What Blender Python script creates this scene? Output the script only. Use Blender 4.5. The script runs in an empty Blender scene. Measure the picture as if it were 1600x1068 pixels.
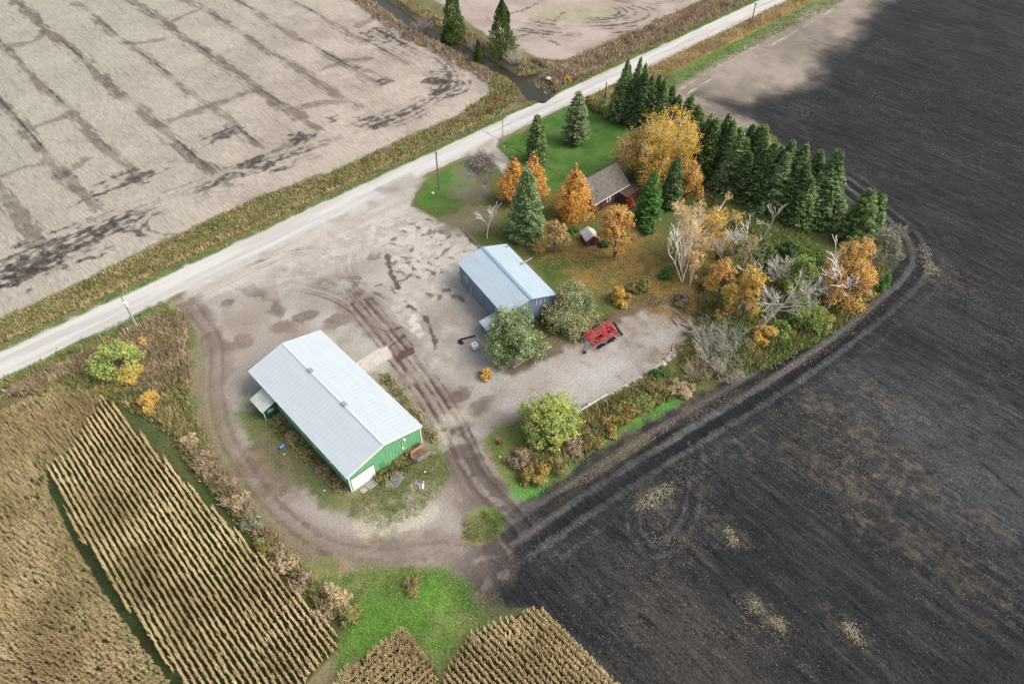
import bpy, math, random
import numpy as np
from mathutils import Vector, Matrix
R = math.radians
random.seed(7)
rng = np.random.default_rng(11)
sc = bpy.context.scene
COL = sc.collection

# ------------------------------------------------------------------ camera, sky, sun, exposure
F_PX, TH, CAM_H = 1130.0, math.atan2(1168, 1130), 99.0
cam_d = bpy.data.cameras.new("camera")
cam = bpy.data.objects.new("camera", cam_d); COL.objects.link(cam)
cam_d.sensor_width = 36.0
cam_d.lens = 36.0 * F_PX / 1600.0
cam_d.clip_start = 1.0; cam_d.clip_end = 8000.0
cam.location = (0, 0, CAM_H)
cam.rotation_euler = (math.pi / 2 - TH, 0, 0)
sc.camera = cam

SUN_EL, SUN_AZ = R(46), R(-8)          # azimuth measured from +X towards +Y
world = bpy.data.worlds.new("World"); sc.world = world
world.use_nodes = True
wn = world.node_tree
sky = wn.nodes.new('ShaderNodeTexSky'); sky.sky_type = 'NISHITA'
sky.sun_disc = False
sky.sun_elevation = SUN_EL
sky.sun_rotation = math.pi / 2 - SUN_AZ
sky.air_density = 1.0; sky.dust_density = 4.0; sky.ozone_density = 0.6
bg = [n for n in wn.nodes if n.type == 'BACKGROUND'][0]
bg.inputs[1].default_value = 0.15
hs = wn.nodes.new('ShaderNodeHueSaturation'); hs.inputs['Saturation'].default_value = 0.55      # thin bright overcast
wn.links.new(sky.outputs[0], hs.inputs['Color']); wn.links.new(hs.outputs[0], bg.inputs[0])
sun_d = bpy.data.lights.new("sun", 'SUN'); sun = bpy.data.objects.new("sun", sun_d); COL.objects.link(sun)
sun_d.energy = 1.3; sun_d.angle = R(34); sun_d.color = (1.0, 0.965, 0.91)
sd = Vector((math.cos(SUN_EL) * math.cos(SUN_AZ), math.cos(SUN_EL) * math.sin(SUN_AZ), math.sin(SUN_EL)))
sun.rotation_euler = sd.to_track_quat('Z', 'Y').to_euler()
sc.view_settings.view_transform = 'Standard'
sc.view_settings.look = 'None'
sc.view_settings.gamma = 1.0
sc.view_settings.use_curve_mapping = False
sc.view_settings.exposure = 0.97
sc.cycles.max_bounces = 6
sc.cycles.diffuse_bounces = 3
sc.cycles.transparent_max_bounces = 4

# ------------------------------------------------------------------ helpers
KALB = 0.62
def lin(c):
    c = c / 255.0
    return c / 12.92 if c <= 0.04045 else ((c + 0.055) / 1.055) ** 2.4
def S(r, g, b, k=KALB):
    return (lin(r) * k, lin(g) * k, lin(b) * k)

GA = R(42.85)                                    # the grid of the fields and the road
CA, SA = math.cos(GA), math.sin(GA)
def at(u, v, z=0.0):
    """where a point seen at photo pixel (u, v) stands on the plane of height z"""
    cx = (u - 800) / F_PX; cy = (534 - v) / F_PX
    dx, dy, dz = cx, math.cos(TH) + cy * math.sin(TH), -math.sin(TH) + cy * math.cos(TH)
    t = (CAM_H - z) / -dz
    return (dx * t, dy * t)
def project(x, y, z):
    z = z - CAM_H
    d = y * math.cos(TH) - z * math.sin(TH); up = y * math.sin(TH) + z * math.cos(TH)
    return 800 + F_PX * x / d, 534 - F_PX * up / d
def depth_of(x, y, z=0):
    return y * math.cos(TH) - (z - CAM_H) * math.sin(TH)
def height_for(x, y, topv):
    lo, hi = 0.0, 60.0
    for _ in range(40):
        m = (lo + hi) / 2
        if project(x, y, m)[1] > topv: lo = m
        else: hi = m
    return lo
def PX(*pts):
    return [at(u, v) for u, v in pts]
def ab(a, b):
    return (a * CA - b * SA, a * SA + b * CA)

def tag(o, label=None, cat=None, group=None, kind=None):
    if label: o['label'] = label
    if cat: o['category'] = cat
    if group: o['group'] = group
    if kind: o['kind'] = kind
    return o
def empty(name, loc, rz=0.0, label=None, cat=None, group=None):
    o = bpy.data.objects.new(name, None); COL.objects.link(o)
    o.location = loc; o.rotation_euler = (0, 0, rz); o.empty_display_size = 0.5
    return tag(o, label, cat, group)
def np_mesh(name, V, Q):
    """mesh of quads from numpy arrays"""
    V = np.asarray(V, np.float32).reshape(-1, 3); Q = np.asarray(Q, np.int32).reshape(-1, 4)
    me = bpy.data.meshes.new(name)
    me.vertices.add(len(V)); me.vertices.foreach_set('co', V.ravel())
    me.loops.add(Q.size); me.loops.foreach_set('vertex_index', Q.ravel())
    me.polygons.add(len(Q)); me.polygons.foreach_set('loop_start', np.arange(0, Q.size, 4, dtype=np.int32))
    try: me.polygons.foreach_set('loop_total', np.full(len(Q), 4, np.int32))
    except Exception: pass
    me.update(calc_edges=True)
    return me
def link(name, me, m=None, parent=None, smooth=False):
    o = bpy.data.objects.new(name, me); COL.objects.link(o)
    if m is not None and len(me.materials) == 0: me.materials.append(m)
    if parent is not None: o.parent = parent
    me.polygons.foreach_set('use_smooth', np.full(len(me.polygons), bool(smooth)))
    return o

class Q:
    """a bag of quads"""
    def __init__(s): s.v = []; s.q = []; s.n = 0
    def add(s, V, F):
        V = np.asarray(V, np.float32).reshape(-1, 3)
        s.v.append(V); s.q.append(np.asarray(F, np.int32).reshape(-1, 4) + s.n); s.n += len(V)
    def cards(s, c, u, v):
        """kite-shaped leaves: centre, half length vector, half width vector (n,3)"""
        n = len(c)
        V = np.stack([c - u, c + v, c + u, c - v], 1).reshape(-1, 3)
        s.add(V, np.arange(n * 4).reshape(n, 4))
    def rects(s, c, u, v):
        n = len(c)
        V = np.stack([c - u - v, c + u - v, c + u + v, c - u + v], 1).reshape(-1, 3)
        s.add(V, np.arange(n * 4).reshape(n, 4))
    def tube(s, P, r, sides=5):
        P = np.asarray(P, float); r = np.asarray(r, float)
        k = len(P)
        T = np.gradient(P, axis=0); T /= np.linalg.norm(T, axis=1)[:, None] + 1e-9
        ref = np.array([0.31, 0.77, 0.55])
        if abs(T[0] @ ref) > 0.9: ref = np.array([1.0, 0.1, 0.0])
        A = np.cross(T, ref); A /= np.linalg.norm(A, axis=1)[:, None] + 1e-9
        B = np.cross(T, A)
        ang = np.arange(sides) * 2 * math.pi / sides
        V = P[:, None] + r[:, None, None] * (np.cos(ang)[None, :, None] * A[:, None] + np.sin(ang)[None, :, None] * B[:, None])
        F = []
        for i in range(k - 1):
            for j in range(sides):
                a, b = i * sides + j, i * sides + (j + 1) % sides
                F.append((a, b, b + sides, a + sides))
        s.add(V.reshape(-1, 3), F)
    def box(s, lo, hi):
        (x0, y0, z0), (x1, y1, z1) = lo, hi
        s.hexa([(x0, y0), (x1, y0), (x1, y1), (x0, y1)], z0, z1)
    def hexa(s, four, z0, z1):
        z0 = z0 if hasattr(z0, '__len__') else [z0] * 4
        z1 = z1 if hasattr(z1, '__len__') else [z1] * 4
        V = [(x, y, z) for (x, y), z in zip(four, z0)] + [(x, y, z) for (x, y), z in zip(four, z1)]
        s.add(V, [(3, 2, 1, 0), (4, 5, 6, 7), (0, 1, 5, 4), (1, 2, 6, 5), (2, 3, 7, 6), (3, 0, 4, 7)])
    def bar(s, p, q, w, h):
        """box beam from p to q"""
        p = np.array(p, float); q = np.array(q, float); d = q - p; d /= np.linalg.norm(d) + 1e-9
        up = np.array([0, 0, 1.0]) if abs(d[2]) < 0.95 else np.array([1.0, 0, 0])
        sx = np.cross(d, up); sx /= np.linalg.norm(sx); sy = np.cross(sx, d)
        V = []
        for e in (p, q):
            for a, b in ((-1, -1), (1, -1), (1, 1), (-1, 1)): V.append(e + sx * a * w / 2 + sy * b * h / 2)
        s.add(V, [(3, 2, 1, 0), (4, 5, 6, 7), (0, 1, 5, 4), (1, 2, 6, 5), (2, 3, 7, 6), (3, 0, 4, 7)])
    def disc(s, c, axis, r, th, n=14, r_in=0.0):
        """short cylinder (quads): wheel, disc, barrel"""
        c = np.array(c, float); ax = np.array(axis, float); ax /= np.linalg.norm(ax)
        ref = np.array([0, 0, 1.0]) if abs(ax[2]) < 0.9 else np.array([1.0, 0, 0])
        A = np.cross(ax, ref); A /= np.linalg.norm(A); B = np.cross(ax, A)
        ang = np.arange(n) * 2 * math.pi / n
        ring = np.cos(ang)[:, None] * A + np.sin(ang)[:, None] * B
        ri = max(r_in, r * 0.02)
        V = np.concatenate([c - ax * th / 2 + ring * ri, c - ax * th / 2 + ring * r, c + ax * th / 2 + ring * r, c + ax * th / 2 + ring * ri])
        F = []
        for k in range(4):
            for j in range(n):
                a, b = k * n + j, k * n + (j + 1) % n
                kk = (k + 1) % 4
                F.append((a, b, kk * n + (j + 1) % n, kk * n + j))
        s.add(V, F)
    def arrays(s): return np.concatenate(s.v), np.concatenate(s.q)
    def mesh(s, name): return np_mesh(name, *s.arrays())
    def build(s, name, m, parent=None, smooth=False): return link(name, s.mesh(name), m, parent, smooth)

# ------------------------------------------------------------------ materials
def new_mat(name):
    m = bpy.data.materials.new(name); m.use_nodes = True
    nt = m.node_tree; b = nt.nodes['Principled BSDF']
    return m, nt, b
def plain(name, col, rough=0.6, metal=0.0, amp=0.18, scale=1.5, bump=0.0, stretch=None, rot=0.0, spec=0.4):
    """a real surface: base colour broken up by two noises (wear, dirt)"""
    m, nt, b = new_mat(name); L = nt.links.new
    tc = nt.nodes.new('ShaderNodeTexCoord'); mp = nt.nodes.new('ShaderNodeMapping')
    L(tc.outputs['Object'], mp.inputs[0]); mp.inputs['Rotation'].default_value = (0, 0, rot)
    if stretch: mp.inputs['Scale'].default_value = stretch
    n1 = nt.nodes.new('ShaderNodeTexNoise'); n1.inputs['Scale'].default_value = scale; n1.inputs['Detail'].default_value = 6
    L(mp.outputs[0], n1.inputs[0])
    mr = nt.nodes.new('ShaderNodeMapRange'); mr.inputs[1].default_value = 0.25; mr.inputs[2].default_value = 0.75
    mr.inputs[3].default_value = 1 - amp; mr.inputs[4].default_value = 1 + amp
    L(n1.outputs[0], mr.inputs[0])
    mx = nt.nodes.new('ShaderNodeMix'); mx.data_type = 'RGBA'; mx.blend_type = 'MULTIPLY'; mx.inputs[0].default_value = 1
    mx.inputs[6].default_value = (*col, 1); L(mr.outputs[0], mx.inputs[7])
    L(mx.outputs[2], b.inputs['Base Color'])
    b.inputs['Roughness'].default_value = rough; b.inputs['Metallic'].default_value = metal
    b.inputs['Specular IOR Level'].default_value = spec
    if bump:
        bp = nt.nodes.new('ShaderNodeBump'); bp.inputs['Strength'].default_value = bump; bp.inputs['Distance'].default_value = 0.05
        L(n1.outputs[0], bp.inputs['Height']); L(bp.outputs[0], b.inputs['Normal'])
    return m
def ribbed(name, col, axis_rot, pitch=0.9, amp=0.08, rough=0.45, dirt=0.12, rib=0.5, dirt_scale=0.5):
    """ribbed sheet metal: ribs as bump, streaky dirt in the colour"""
    m, nt, b = new_mat(name); L = nt.links.new
    tc = nt.nodes.new('ShaderNodeTexCoord'); mp = nt.nodes.new('ShaderNodeMapping')
    L(tc.outputs['Object'], mp.inputs[0]); mp.inputs['Rotation'].default_value = (0, 0, axis_rot)
    wv = nt.nodes.new('ShaderNodeTexWave'); wv.wave_type = 'BANDS'; wv.bands_direction = 'X'
    wv.inputs['Scale'].default_value = 0.314 / pitch
    L(mp.outputs[0], wv.inputs[0])
    n1 = nt.nodes.new('ShaderNodeTexNoise'); n1.inputs['Scale'].default_value = dirt_scale; n1.inputs['Detail'].default_value = 8
    mp2 = nt.nodes.new('ShaderNodeMapping'); mp2.inputs['Rotation'].default_value = (0, 0, axis_rot); mp2.inputs['Scale'].default_value = (4, 0.7, 0.7)
    L(tc.outputs['Object'], mp2.inputs[0]); L(mp2.outputs[0], n1.inputs[0])
    mr = nt.nodes.new('ShaderNodeMapRange'); mr.inputs[1].default_value = 0.3; mr.inputs[2].default_value = 0.7
    mr.inputs[3].default_value = 1 - dirt; mr.inputs[4].default_value = 1 + dirt * 0.6
    L(n1.outputs[0], mr.inputs[0])
    mr2 = nt.nodes.new('ShaderNodeMapRange'); mr2.inputs[3].default_value = 1 - amp; mr2.inputs[4].default_value = 1.0
    L(wv.outputs['Fac'], mr2.inputs[0])
    mu = nt.nodes.new('ShaderNodeMath'); mu.operation = 'MULTIPLY'; L(mr.outputs[0], mu.inputs[0]); L(mr2.outputs[0], mu.inputs[1])
    mx = nt.nodes.new('ShaderNodeMix'); mx.data_type = 'RGBA'; mx.blend_type = 'MULTIPLY'; mx.inputs[0].default_value = 1
    mx.inputs[6].default_value = (*col, 1); L(mu.outputs[0], mx.inputs[7])
    L(mx.outputs[2], b.inputs['Base Color']); b.inputs['Roughness'].default_value = rough
    bp = nt.nodes.new('ShaderNodeBump'); bp.inputs['Strength'].default_value = rib; bp.inputs['Distance'].default_value = 0.03
    L(wv.outputs['Fac'], bp.inputs['Height']); L(bp.outputs[0], b.inputs['Normal'])
    return m
def leafy(name, cols, patch=0.35, patch_amp=0.25, trans=0.25, rough=0.6):
    """foliage: every leaf its own colour out of a palette, and patches of the crown that turned earlier"""
    m, nt, b = new_mat(name); L = nt.links.new
    ge = nt.nodes.new('ShaderNodeNewGeometry')
    tc = nt.nodes.new('ShaderNodeTexCoord')
    n1 = nt.nodes.new('ShaderNodeTexNoise'); n1.inputs['Scale'].default_value = patch; n1.inputs['Detail'].default_value = 2
    L(tc.outputs['Object'], n1.inputs[0])
    a = nt.nodes.new('ShaderNodeMath'); a.operation = 'MULTIPLY_ADD'; a.inputs[1].default_value = 2.2; a.inputs[2].default_value = -0.6
    L(n1.outputs[0], a.inputs[0])
    bl = nt.nodes.new('ShaderNodeMix'); bl.data_type = 'FLOAT'; bl.inputs[0].default_value = 0.62
    L(ge.outputs['Random Per Island'], bl.inputs[2]); L(a.outputs[0], bl.inputs[3])
    cr = nt.nodes.new('ShaderNodeValToRGB'); e = cr.color_ramp.elements
    while len(e) < len(cols): e.new(0.5)
    for i, c in enumerate(cols):
        e[i].position = 0.12 + 0.76 * i / (len(cols) - 1); e[i].color = (*c, 1)
    L(bl.outputs[0], cr.inputs[0])
    mr = nt.nodes.new('ShaderNodeMapRange'); mr.inputs[3].default_value = 1 - patch_amp; mr.inputs[4].default_value = 1 + patch_amp
    sn = nt.nodes.new('ShaderNodeTexWhiteNoise'); sn.noise_dimensions = '1D'; L(ge.outputs['Random Per Island'], sn.inputs['W'])
    L(sn.outputs['Value'], mr.inputs[0])
    mx = nt.nodes.new('ShaderNodeMix'); mx.data_type = 'RGBA'; mx.blend_type = 'MULTIPLY'; mx.inputs[0].default_value = 1
    L(cr.outputs[0], mx.inputs[6]); L(mr.outputs[0], mx.inputs[7])
    L(mx.outputs[2], b.inputs['Base Color']); b.inputs['Roughness'].default_value = rough
    b.inputs['Specular IOR Level'].default_value = 0.2
    if trans:
        tr = nt.nodes.new('ShaderNodeBsdfTranslucent'); L(mx.outputs[2], tr.inputs[0])
        ms = nt.nodes.new('ShaderNodeMixShader'); ms.inputs[0].default_value = trans
        out = [n for n in nt.nodes if n.type == 'OUTPUT_MATERIAL'][0]
        L(b.outputs[0], ms.inputs[1]); L(tr.outputs[0], ms.inputs[2]); L(ms.outputs[0], out.inputs[0])
    return m
# ------------------------------------------------------------------ the ground: one continuous sheet, split into its regions
STEP = 0.31
def axis(lo, hi, f0, f1, far_lo, far_hi):
    core = np.concatenate([np.arange(lo, f0, STEP), np.arange(f0, f1, .17), np.arange(f1, hi, STEP)])
    g = 1.22 ** np.arange(1, 60)
    up = hi + np.cumsum(g * STEP); up = up[up < far_hi]
    dn = lo - np.cumsum(g * STEP); dn = dn[dn > far_lo]
    return np.concatenate([dn[::-1], core, up]).astype(np.float32)
XS = axis(-192, 192, -58, 34, -3500, 3500); YS = axis(27, 272, 52, 150, -2500, 4500)
NX, NY = len(XS), len(YS)
GX, GY = np.meshgrid(XS, YS)
AA = GX * CA + GY * SA; BB = -GX * SA + GY * CA
_tab = np.random.default_rng(5).random((256, 256)).astype(np.float32)
def vnoise(x, y, seed=0):
    xi = np.floor(x); yi = np.floor(y); fx = (x - xi).astype(np.float32); fy = (y - yi).astype(np.float32)
    fx = fx * fx * (3 - 2 * fx); fy = fy * fy * (3 - 2 * fy)
    xi = xi.astype(np.int64) + seed * 37; yi = yi.astype(np.int64) + seed * 91
    x0 = xi & 255; x1 = (xi + 1) & 255; y0 = yi & 255; y1 = (yi + 1) & 255
    return (_tab[y0, x0] * (1 - fx) + _tab[y0, x1] * fx) * (1 - fy) + (_tab[y1, x0] * (1 - fx) + _tab[y1, x1] * fx) * fy
def fbm(x, y, size, octv=3, seed=0):
    s = 0; w = 1; t = 0; f = 1.0 / size
    for k in range(octv):
        s = s + w * vnoise(x * f, y * f, seed + k * 7); t += w; w *= 0.55; f *= 2.03
    return (s / t - 0.5) * 2.4           # about -1..1
N30 = fbm(GX, GY, 30, 3, 1); N8 = fbm(GX, GY, 9, 3, 2); N3 = fbm(GX, GY, 3.2, 3, 3); N1 = fbm(GX, GY, 1.3, 2, 4); NW = fbm(GX, GY, 0.8, 1, 8)
SB = fbm(AA * 12, BB, 9, 2, 5)           # streaks running along the furrows
SBf = fbm(AA * 7, BB, 4, 2, 9)
SAx = fbm(AA, BB * 14, 16, 2, 6)         # streaks running along the road
COLR = np.zeros((NY, NX, 3), np.float32); DET = np.zeros((NY, NX, 3), np.float32); REG = np.zeros((NY, NX), np.int8)
HT = np.zeros((NY, NX), np.float32)
REGN = ['rough_ground', 'stubble_field', 'gravel_road', 'farmyard', 'lawn', 'grass_verge', 'black_soil_field', 'corn_ground', 'stream_bed']
def box_of(pts, pad):
    P = np.array(pts); x0, y0 = P.min(0) - pad; x1, y1 = P.max(0) + pad
    i0, i1 = np.searchsorted(YS, [y0, y1]); j0, j1 = np.searchsorted(XS, [x0, x1])
    return slice(max(i0 - 1, 0), i1 + 1), slice(max(j0 - 1, 0), j1 + 1)
def seg_d2(X, Y, p, q):
    dx, dy = q[0] - p[0], q[1] - p[1]; L2 = dx * dx + dy * dy + 1e-9
    t = np.clip(((X - p[0]) * dx + (Y - p[1]) * dy) / L2, 0, 1)
    return (X - p[0] - t * dx) ** 2 + (Y - p[1] - t * dy) ** 2
def poly_sd(pts, X, Y):
    d = np.full(X.shape, 1e12, np.float32); ins = np.zeros(X.shape, bool)
    n = len(pts)
    for i in range(n):
        p, q = pts[i], pts[(i + 1) % n]
        d = np.minimum(d, seg_d2(X, Y, p, q))
        if p[1] != q[1]:
            c = (p[1] > Y) != (q[1] > Y)
            ins ^= c & (X < (q[0] - p[0]) * (Y - p[1]) / (q[1] - p[1]) + p[0])
    return np.where(ins, 1, -1) * np.sqrt(d)
def sstep(x): x = np.clip(x, 0, 1); return x * x * (3 - 2 * x)
def colour(col, s):
    """col: rgb, or (rgb, rgb, noise field[, gain]) blended by the noise"""
    if len(col) == 3 and not hasattr(col[0], '__len__'): return np.array(col, np.float32)
    t = sstep(col[2][s] * (col[3] if len(col) > 3 else 0.8) + 0.5)[..., None]
    return np.array(col[0], np.float32) * (1 - t) + np.array(col[1], np.float32) * t
def lay(s, m, col, reg=None, det=None):
    mm = m[..., None]
    COLR[s] = COLR[s] * (1 - mm) + colour(col, s) * mm
    if det is not None: DET[s] = DET[s] * (1 - mm) + np.array(det, np.float32) * mm
    if reg is not None: REG[s] = np.where(m > 0.5, reg, REG[s])
def fill(pts, col, soft=1.2, rag=0.8, reg=None, det=None, strength=1.0, noise=None):
    s = box_of(pts, soft + rag * 1.5)
    n = (N3 if noise is None else noise)[s]
    sdv = poly_sd(pts, GX[s], GY[s]) + rag * n
    lay(s, sstep(sdv / soft + 0.5) * strength, col, reg, det)
def stroke(pts, width, col, strength=1.0, soft=0.6, rag=0.3, noise=None, det=None, gate=None, gbias=0.5, ggain=1.5, reg=None):
    s = box_of(pts, width + soft + rag * 1.5)
    d = np.full(GX[s].shape, 1e12, np.float32)
    for p, q in zip(pts[:-1], pts[1:]): d = np.minimum(d, seg_d2(GX[s], GY[s], p, q))
    d = np.sqrt(d)
    n = (N1 if noise is None else noise)[s]
    m = sstep((width / 2 - d + rag * n) / soft + 0.5) * strength
    if gate is not None: m = m * np.clip(gate[s] * ggain + gbias, 0, 1)
    lay(s, m, col, reg, det)
def spot(u, v, r, col, strength=0.8, rag=None, soft=None, stretch=1.0, along=0.0, noise=None):
    x, y = at(u, v); rad = r
    s = box_of([(x - rad * stretch, y - rad * stretch), (x + rad * stretch, y + rad * stretch)], rad)
    dx, dy = GX[s] - x, GY[s] - y
    ca, sa = math.cos(along), math.sin(along)
    d = np.sqrt(((dx * ca + dy * sa) / stretch) ** 2 + (-dx * sa + dy * ca) ** 2)
    n = (N3[s] + .5 * N1[s]) if noise is None else noise[s]
    lay(s, sstep((rad - d + (rad * 0.5 if rag is None else rag) * n) / (rad * 0.8 if soft is None else soft) + 0.3) * strength, col)
def curve(pts, n=10):
    """Catmull-Rom through the points"""
    P = np.array(pts, float); P = np.vstack([2 * P[0] - P[1], P, 2 * P[-1] - P[-2]]); out = []
    for i in range(1, len(P) - 2):
        for t in np.linspace(0, 1, n, endpoint=False):
            a, b, c, d = P[i - 1], P[i], P[i + 1], P[i + 2]
            out.append(0.5 * (2 * b + (c - a) * t + (2 * a - 5 * b + 4 * c - d) * t * t + (3 * b - a - 3 * c + d) * t ** 3))
    out.append(P[-2]); return [tuple(p) for p in out]
def offset(pts, d):
    P = np.array(pts); T = np.gradient(P, axis=0); T /= np.linalg.norm(T, axis=1)[:, None] + 1e-9
    return [tuple(p) for p in P + d * np.stack([-T[:, 1], T[:, 0]], 1)]

# base: rough olive grass
ROUGH = (S(112, 112, 74), S(140, 130, 96), N8)
lay((slice(None), slice(None)), np.ones_like(GX), ROUGH, 0, (0.5, 0, 0))

# -- the pale stubble field beyond the road (upper left)
FIELD1 = PX((-900, 900), (-250, 618), (0, 498), (100, 452), (250, 379), (400, 308), (530, 262), (631, 215), (715, 181), (752, 160), (766, 140), (764, 120), (742, 98), (719, 82), (675, 60), (631, 40), (570, 4), (480, -60), (380, -140), (-200, -330), (-1400, -250))
BEIGE = (S(188, 175, 160), S(166, 153, 139), N8, 0.7)
fill(FIELD1, BEIGE, 1.6, 1.0, 1, (0.16, 0.25, 0))
s = box_of(FIELD1, 2); m1 = sstep(poly_sd(FIELD1, GX[s], GY[s]) / 2)
m_left = sstep((-GX[s] - 30) / 110) * m1
lay(s, m_left * 0.55, S(168, 168, 152))                    # the greyer west side of the field
lay(s, m1 * np.clip(SB[s] * 0.9 - 0.15, 0, 1) * 0.22, S(146, 134, 120))
lay(s, m1 * np.clip(N1[s] * 1.2 - 0.5, 0, 1) * 0.4, S(128, 116, 104))
STR = S(122, 110, 98); WET = S(62, 58, 54); DKSTR = S(96, 87, 78)
for a0, b_lo, b_hi, w, st in ((9.5, 163, 205, 4.6, .75), (23.5, 168, 300, 3.3, .85), (35.8, 172, 330, 3.0, .8), (50.3, 164, 340, 3.8, .85), (65.2, 166, 340, 2.8, .75), (80.5, 163, 340, 3.6, .8), (95.3, 166, 340, 3.2, .75), (107.3, 172, 330, 3.0, .7), (121.5, 178, 330, 2.6, .6), (-4.5, 158, 190, 5, .6)):
    pts = [ab(a0 + 0.5 * math.sin(b * .13 + a0), b) for b in np.linspace(b_lo, b_hi, 22)]
    stroke(pts, w * .84, (STR, DKSTR, N3), st, 1.3, 1.7, SBf, gate=N8, gbias=1.0, ggain=1.0)
    stroke([ab(a0 + 0.5, b_lo), ab(a0 + .5, b_hi)], 0.55, WET, 0.95, 0.4, 0.25, gate=fbm(GX, GY, 14, 2, int(a0) + 40), gbias=-0.15, ggain=2.2)
    stroke([ab(a0 - 5.5, b_lo), ab(a0 - 5.5, b_hi)], 0.35, STR, 0.45, 0.35, 0.2, gate=N8, gbias=.4)
    stroke([ab(a0 + 6.2, b_lo + 4), ab(a0 + 6.2, b_hi)], 0.35, STR, 0.35, 0.35, 0.2, gate=N8, gbias=.3)
for pts in (((0, 73), (45, 66), (67, 54)), ((30, 208), (70, 194), (104, 178)), ((196, 68), (230, 66), (256, 62)), ((270, 187), (310, 172), (350, 158)), ((360, 153), (380, 146), (398, 138)), ((0, 276), (35, 262), (68, 256)), ((255, 40), (280, 28), (310, 16)), ((470, 170), (505, 160), (545, 160)), ((435, 232), (470, 215)), ((130, 250), (100, 275), (85, 270)), ((560, 40), (600, 20)), ((500, 110), (540, 95), (580, 92)), ((575, 110), (610, 125))):
    stroke(curve(PX(*pts)), 2.2, (STR, DKSTR, N1), .62, 1.6, 1.8, N3)
for u, v, r, stt in ((195, 284, 5.5, 2.2), (400, 258, 4.5, 2.0), (468, 212, 3.6, 1.6), (105, 272, 3.0, 1.2), (70, 400, 9.0, 2.4), (40, 425, 6.0, 1.8), (640, 15, 3, 1.5), (350, 210, 4, 1.6), (562, 105, 2.5, 1.2), (600, 128, 2.5, 1.4), (575, 188, 3, 1.3), (440, 262, 3, 1.2), (700, 150, 2.2, 1.2), (520, 185, 3, 1.6)):
    spot(u, v, r * .62, (S(104, 94, 86), S(60, 56, 54), N1), .85, r * .8, r * .6, stt, GA, noise=SAx * .6 + N1 * .6)
HEAD = curve(PX((0, 425), (80, 398), (160, 355), (235, 325), (320, 295), (400, 262), (480, 236), (560, 205), (640, 175), (700, 135), (690, 100), (640, 72), (585, 45)))
for off, w, st in ((0, 1.6, .6), (1.9, .8, .45), (-2.1, .9, .4), (4.5, .5, .35), (-4, .5, .3)):
    stroke(offset(HEAD, off), w, (DKSTR, WET, N1), min(1, st * 1.5), .8, .8, N1, gate=N8, gbias=.7, ggain=1.4)
for cx, cy, rr, k0, k1 in ((680, 132, (3.4, 4.6, 6.2, 8), -.5, 2.6), (578, 58, (3, 4.4, 6), -2.2, .8), (572, 190, (3, 4.5), -1.5, 1.5), (275, 345, (5, 7), 3.4, 5.6), (612, 45, (6, 8, 10), -1.5, 1)):
    x, y = at(cx, cy)
    for r in rr:
        stroke([(x + 1.3 * r * math.cos(t), y + r * math.sin(t)) for t in np.linspace(k0 - 1.2, k1 - .6, 16)], .8, (DKSTR, WET, N1), .75, .6, .5, N1, gate=N3, gbias=.65, ggain=1.2)
spot(678, 128, 3.2, (S(84, 78, 74), WET, N1), .9, 2, 1.5)

# -- the second stubble field, right of the stream
FIELD2 = PX((560, -96), (640, -26), (700, 14), (748, 46), (780, 66), (818, 80), (850, 92), (900, 96), (950, 90), (1000, 70), (1060, 42), (1110, 16), (1180, -24), (1300, -95), (1500, -220), (900, -420), (500, -300))
fill(FIELD2, (S(186, 170, 158), S(165, 150, 136), N8), 1.6, 1.0, 1, (0.2, 0.15, 0))
spot(905, 20, 9, (S(150, 152, 112), S(172, 160, 140), N3), .7, 4, 5, 2.0, 0.1)
spot(985, 25, 4, S(160, 158, 124), .4, 3, 3, 2)
x, y = at(912, 14)
for k, r in enumerate((7, 8.4, 10, 12.5, 14.5, 17.5, 19)):
    stroke([(x + 1.75 * r * math.cos(t), y + .85 * r * math.sin(t) - .3 * r) for t in np.linspace(3.3, 6.9, 26)], .75 + .35 * (k % 2), (DKSTR, WET, N1), .75, .7, .7, N1, gate=N8, gbias=.55, ggain=1.7)
x, y = at(1015, -8)
for r in (6, 8, 10):
    stroke([(x + 1.6 * r * math.cos(t), y + .8 * r * math.sin(t)) for t in np.linspace(3.6, 6.6, 18)], .8, (DKSTR, WET, N1), .7, .6, .5, N1, gate=N8, gbias=.7)
for pts in (((800, 60), (850, 45), (880, 20)), ((845, 55), (865, 66), (905, 78), (960, 70)), ((770, 30), (830, 10), (870, -20))):
    stroke(curve(PX(*pts)), 1.0, (DKSTR, WET, N1), .6, .7, .8, N1, gate=N3, gbias=.5)

# -- verges beside the road
def band(b0, b1, a0, a1, col, soft=.8, rag=.6, reg=None, det=None, strength=1., noise=None):
    fill([ab(a0, b0), ab(a1, b0), ab(a1, b1), ab(a0, b1)], col, soft, rag, reg, det, strength, noise)
GRN = (S(98, 118, 66), S(128, 126, 88), N3); TAN = (S(164, 146, 110), S(128, 114, 76), N1); OLV = (S(110, 110, 66), S(136, 124, 84), N1)
band(133.0, 141.6, -900, 126, OLV, 1.2, 1.0, 5, (0.5, 0, 0))
band(133.0, 146.5, 128, 900, (S(128, 108, 84), S(104, 96, 62), N3), 1.2, 1.5, 5, (0.5, 0, 0))
band(133.0, 135.4, -900, 900, GRN, .8, .6, 5, (0.4, 0, 0))
band(136.2, 137.6, -900, 126, TAN, .8, .7)
band(137.6, 138.6, -900, 118, S(58, 54, 34), .8, .6, strength=.8)  # dark shadow line of the ditch, painted into the ground colour
band(136.5, 138.5, 100, 122, S(72, 104, 50), .8, .6)
band(119, 127.2, 150, 900, (S(170, 140, 98), S(132, 112, 66), N3), 1, .8, 5, (0.5, 0, 0))
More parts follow.
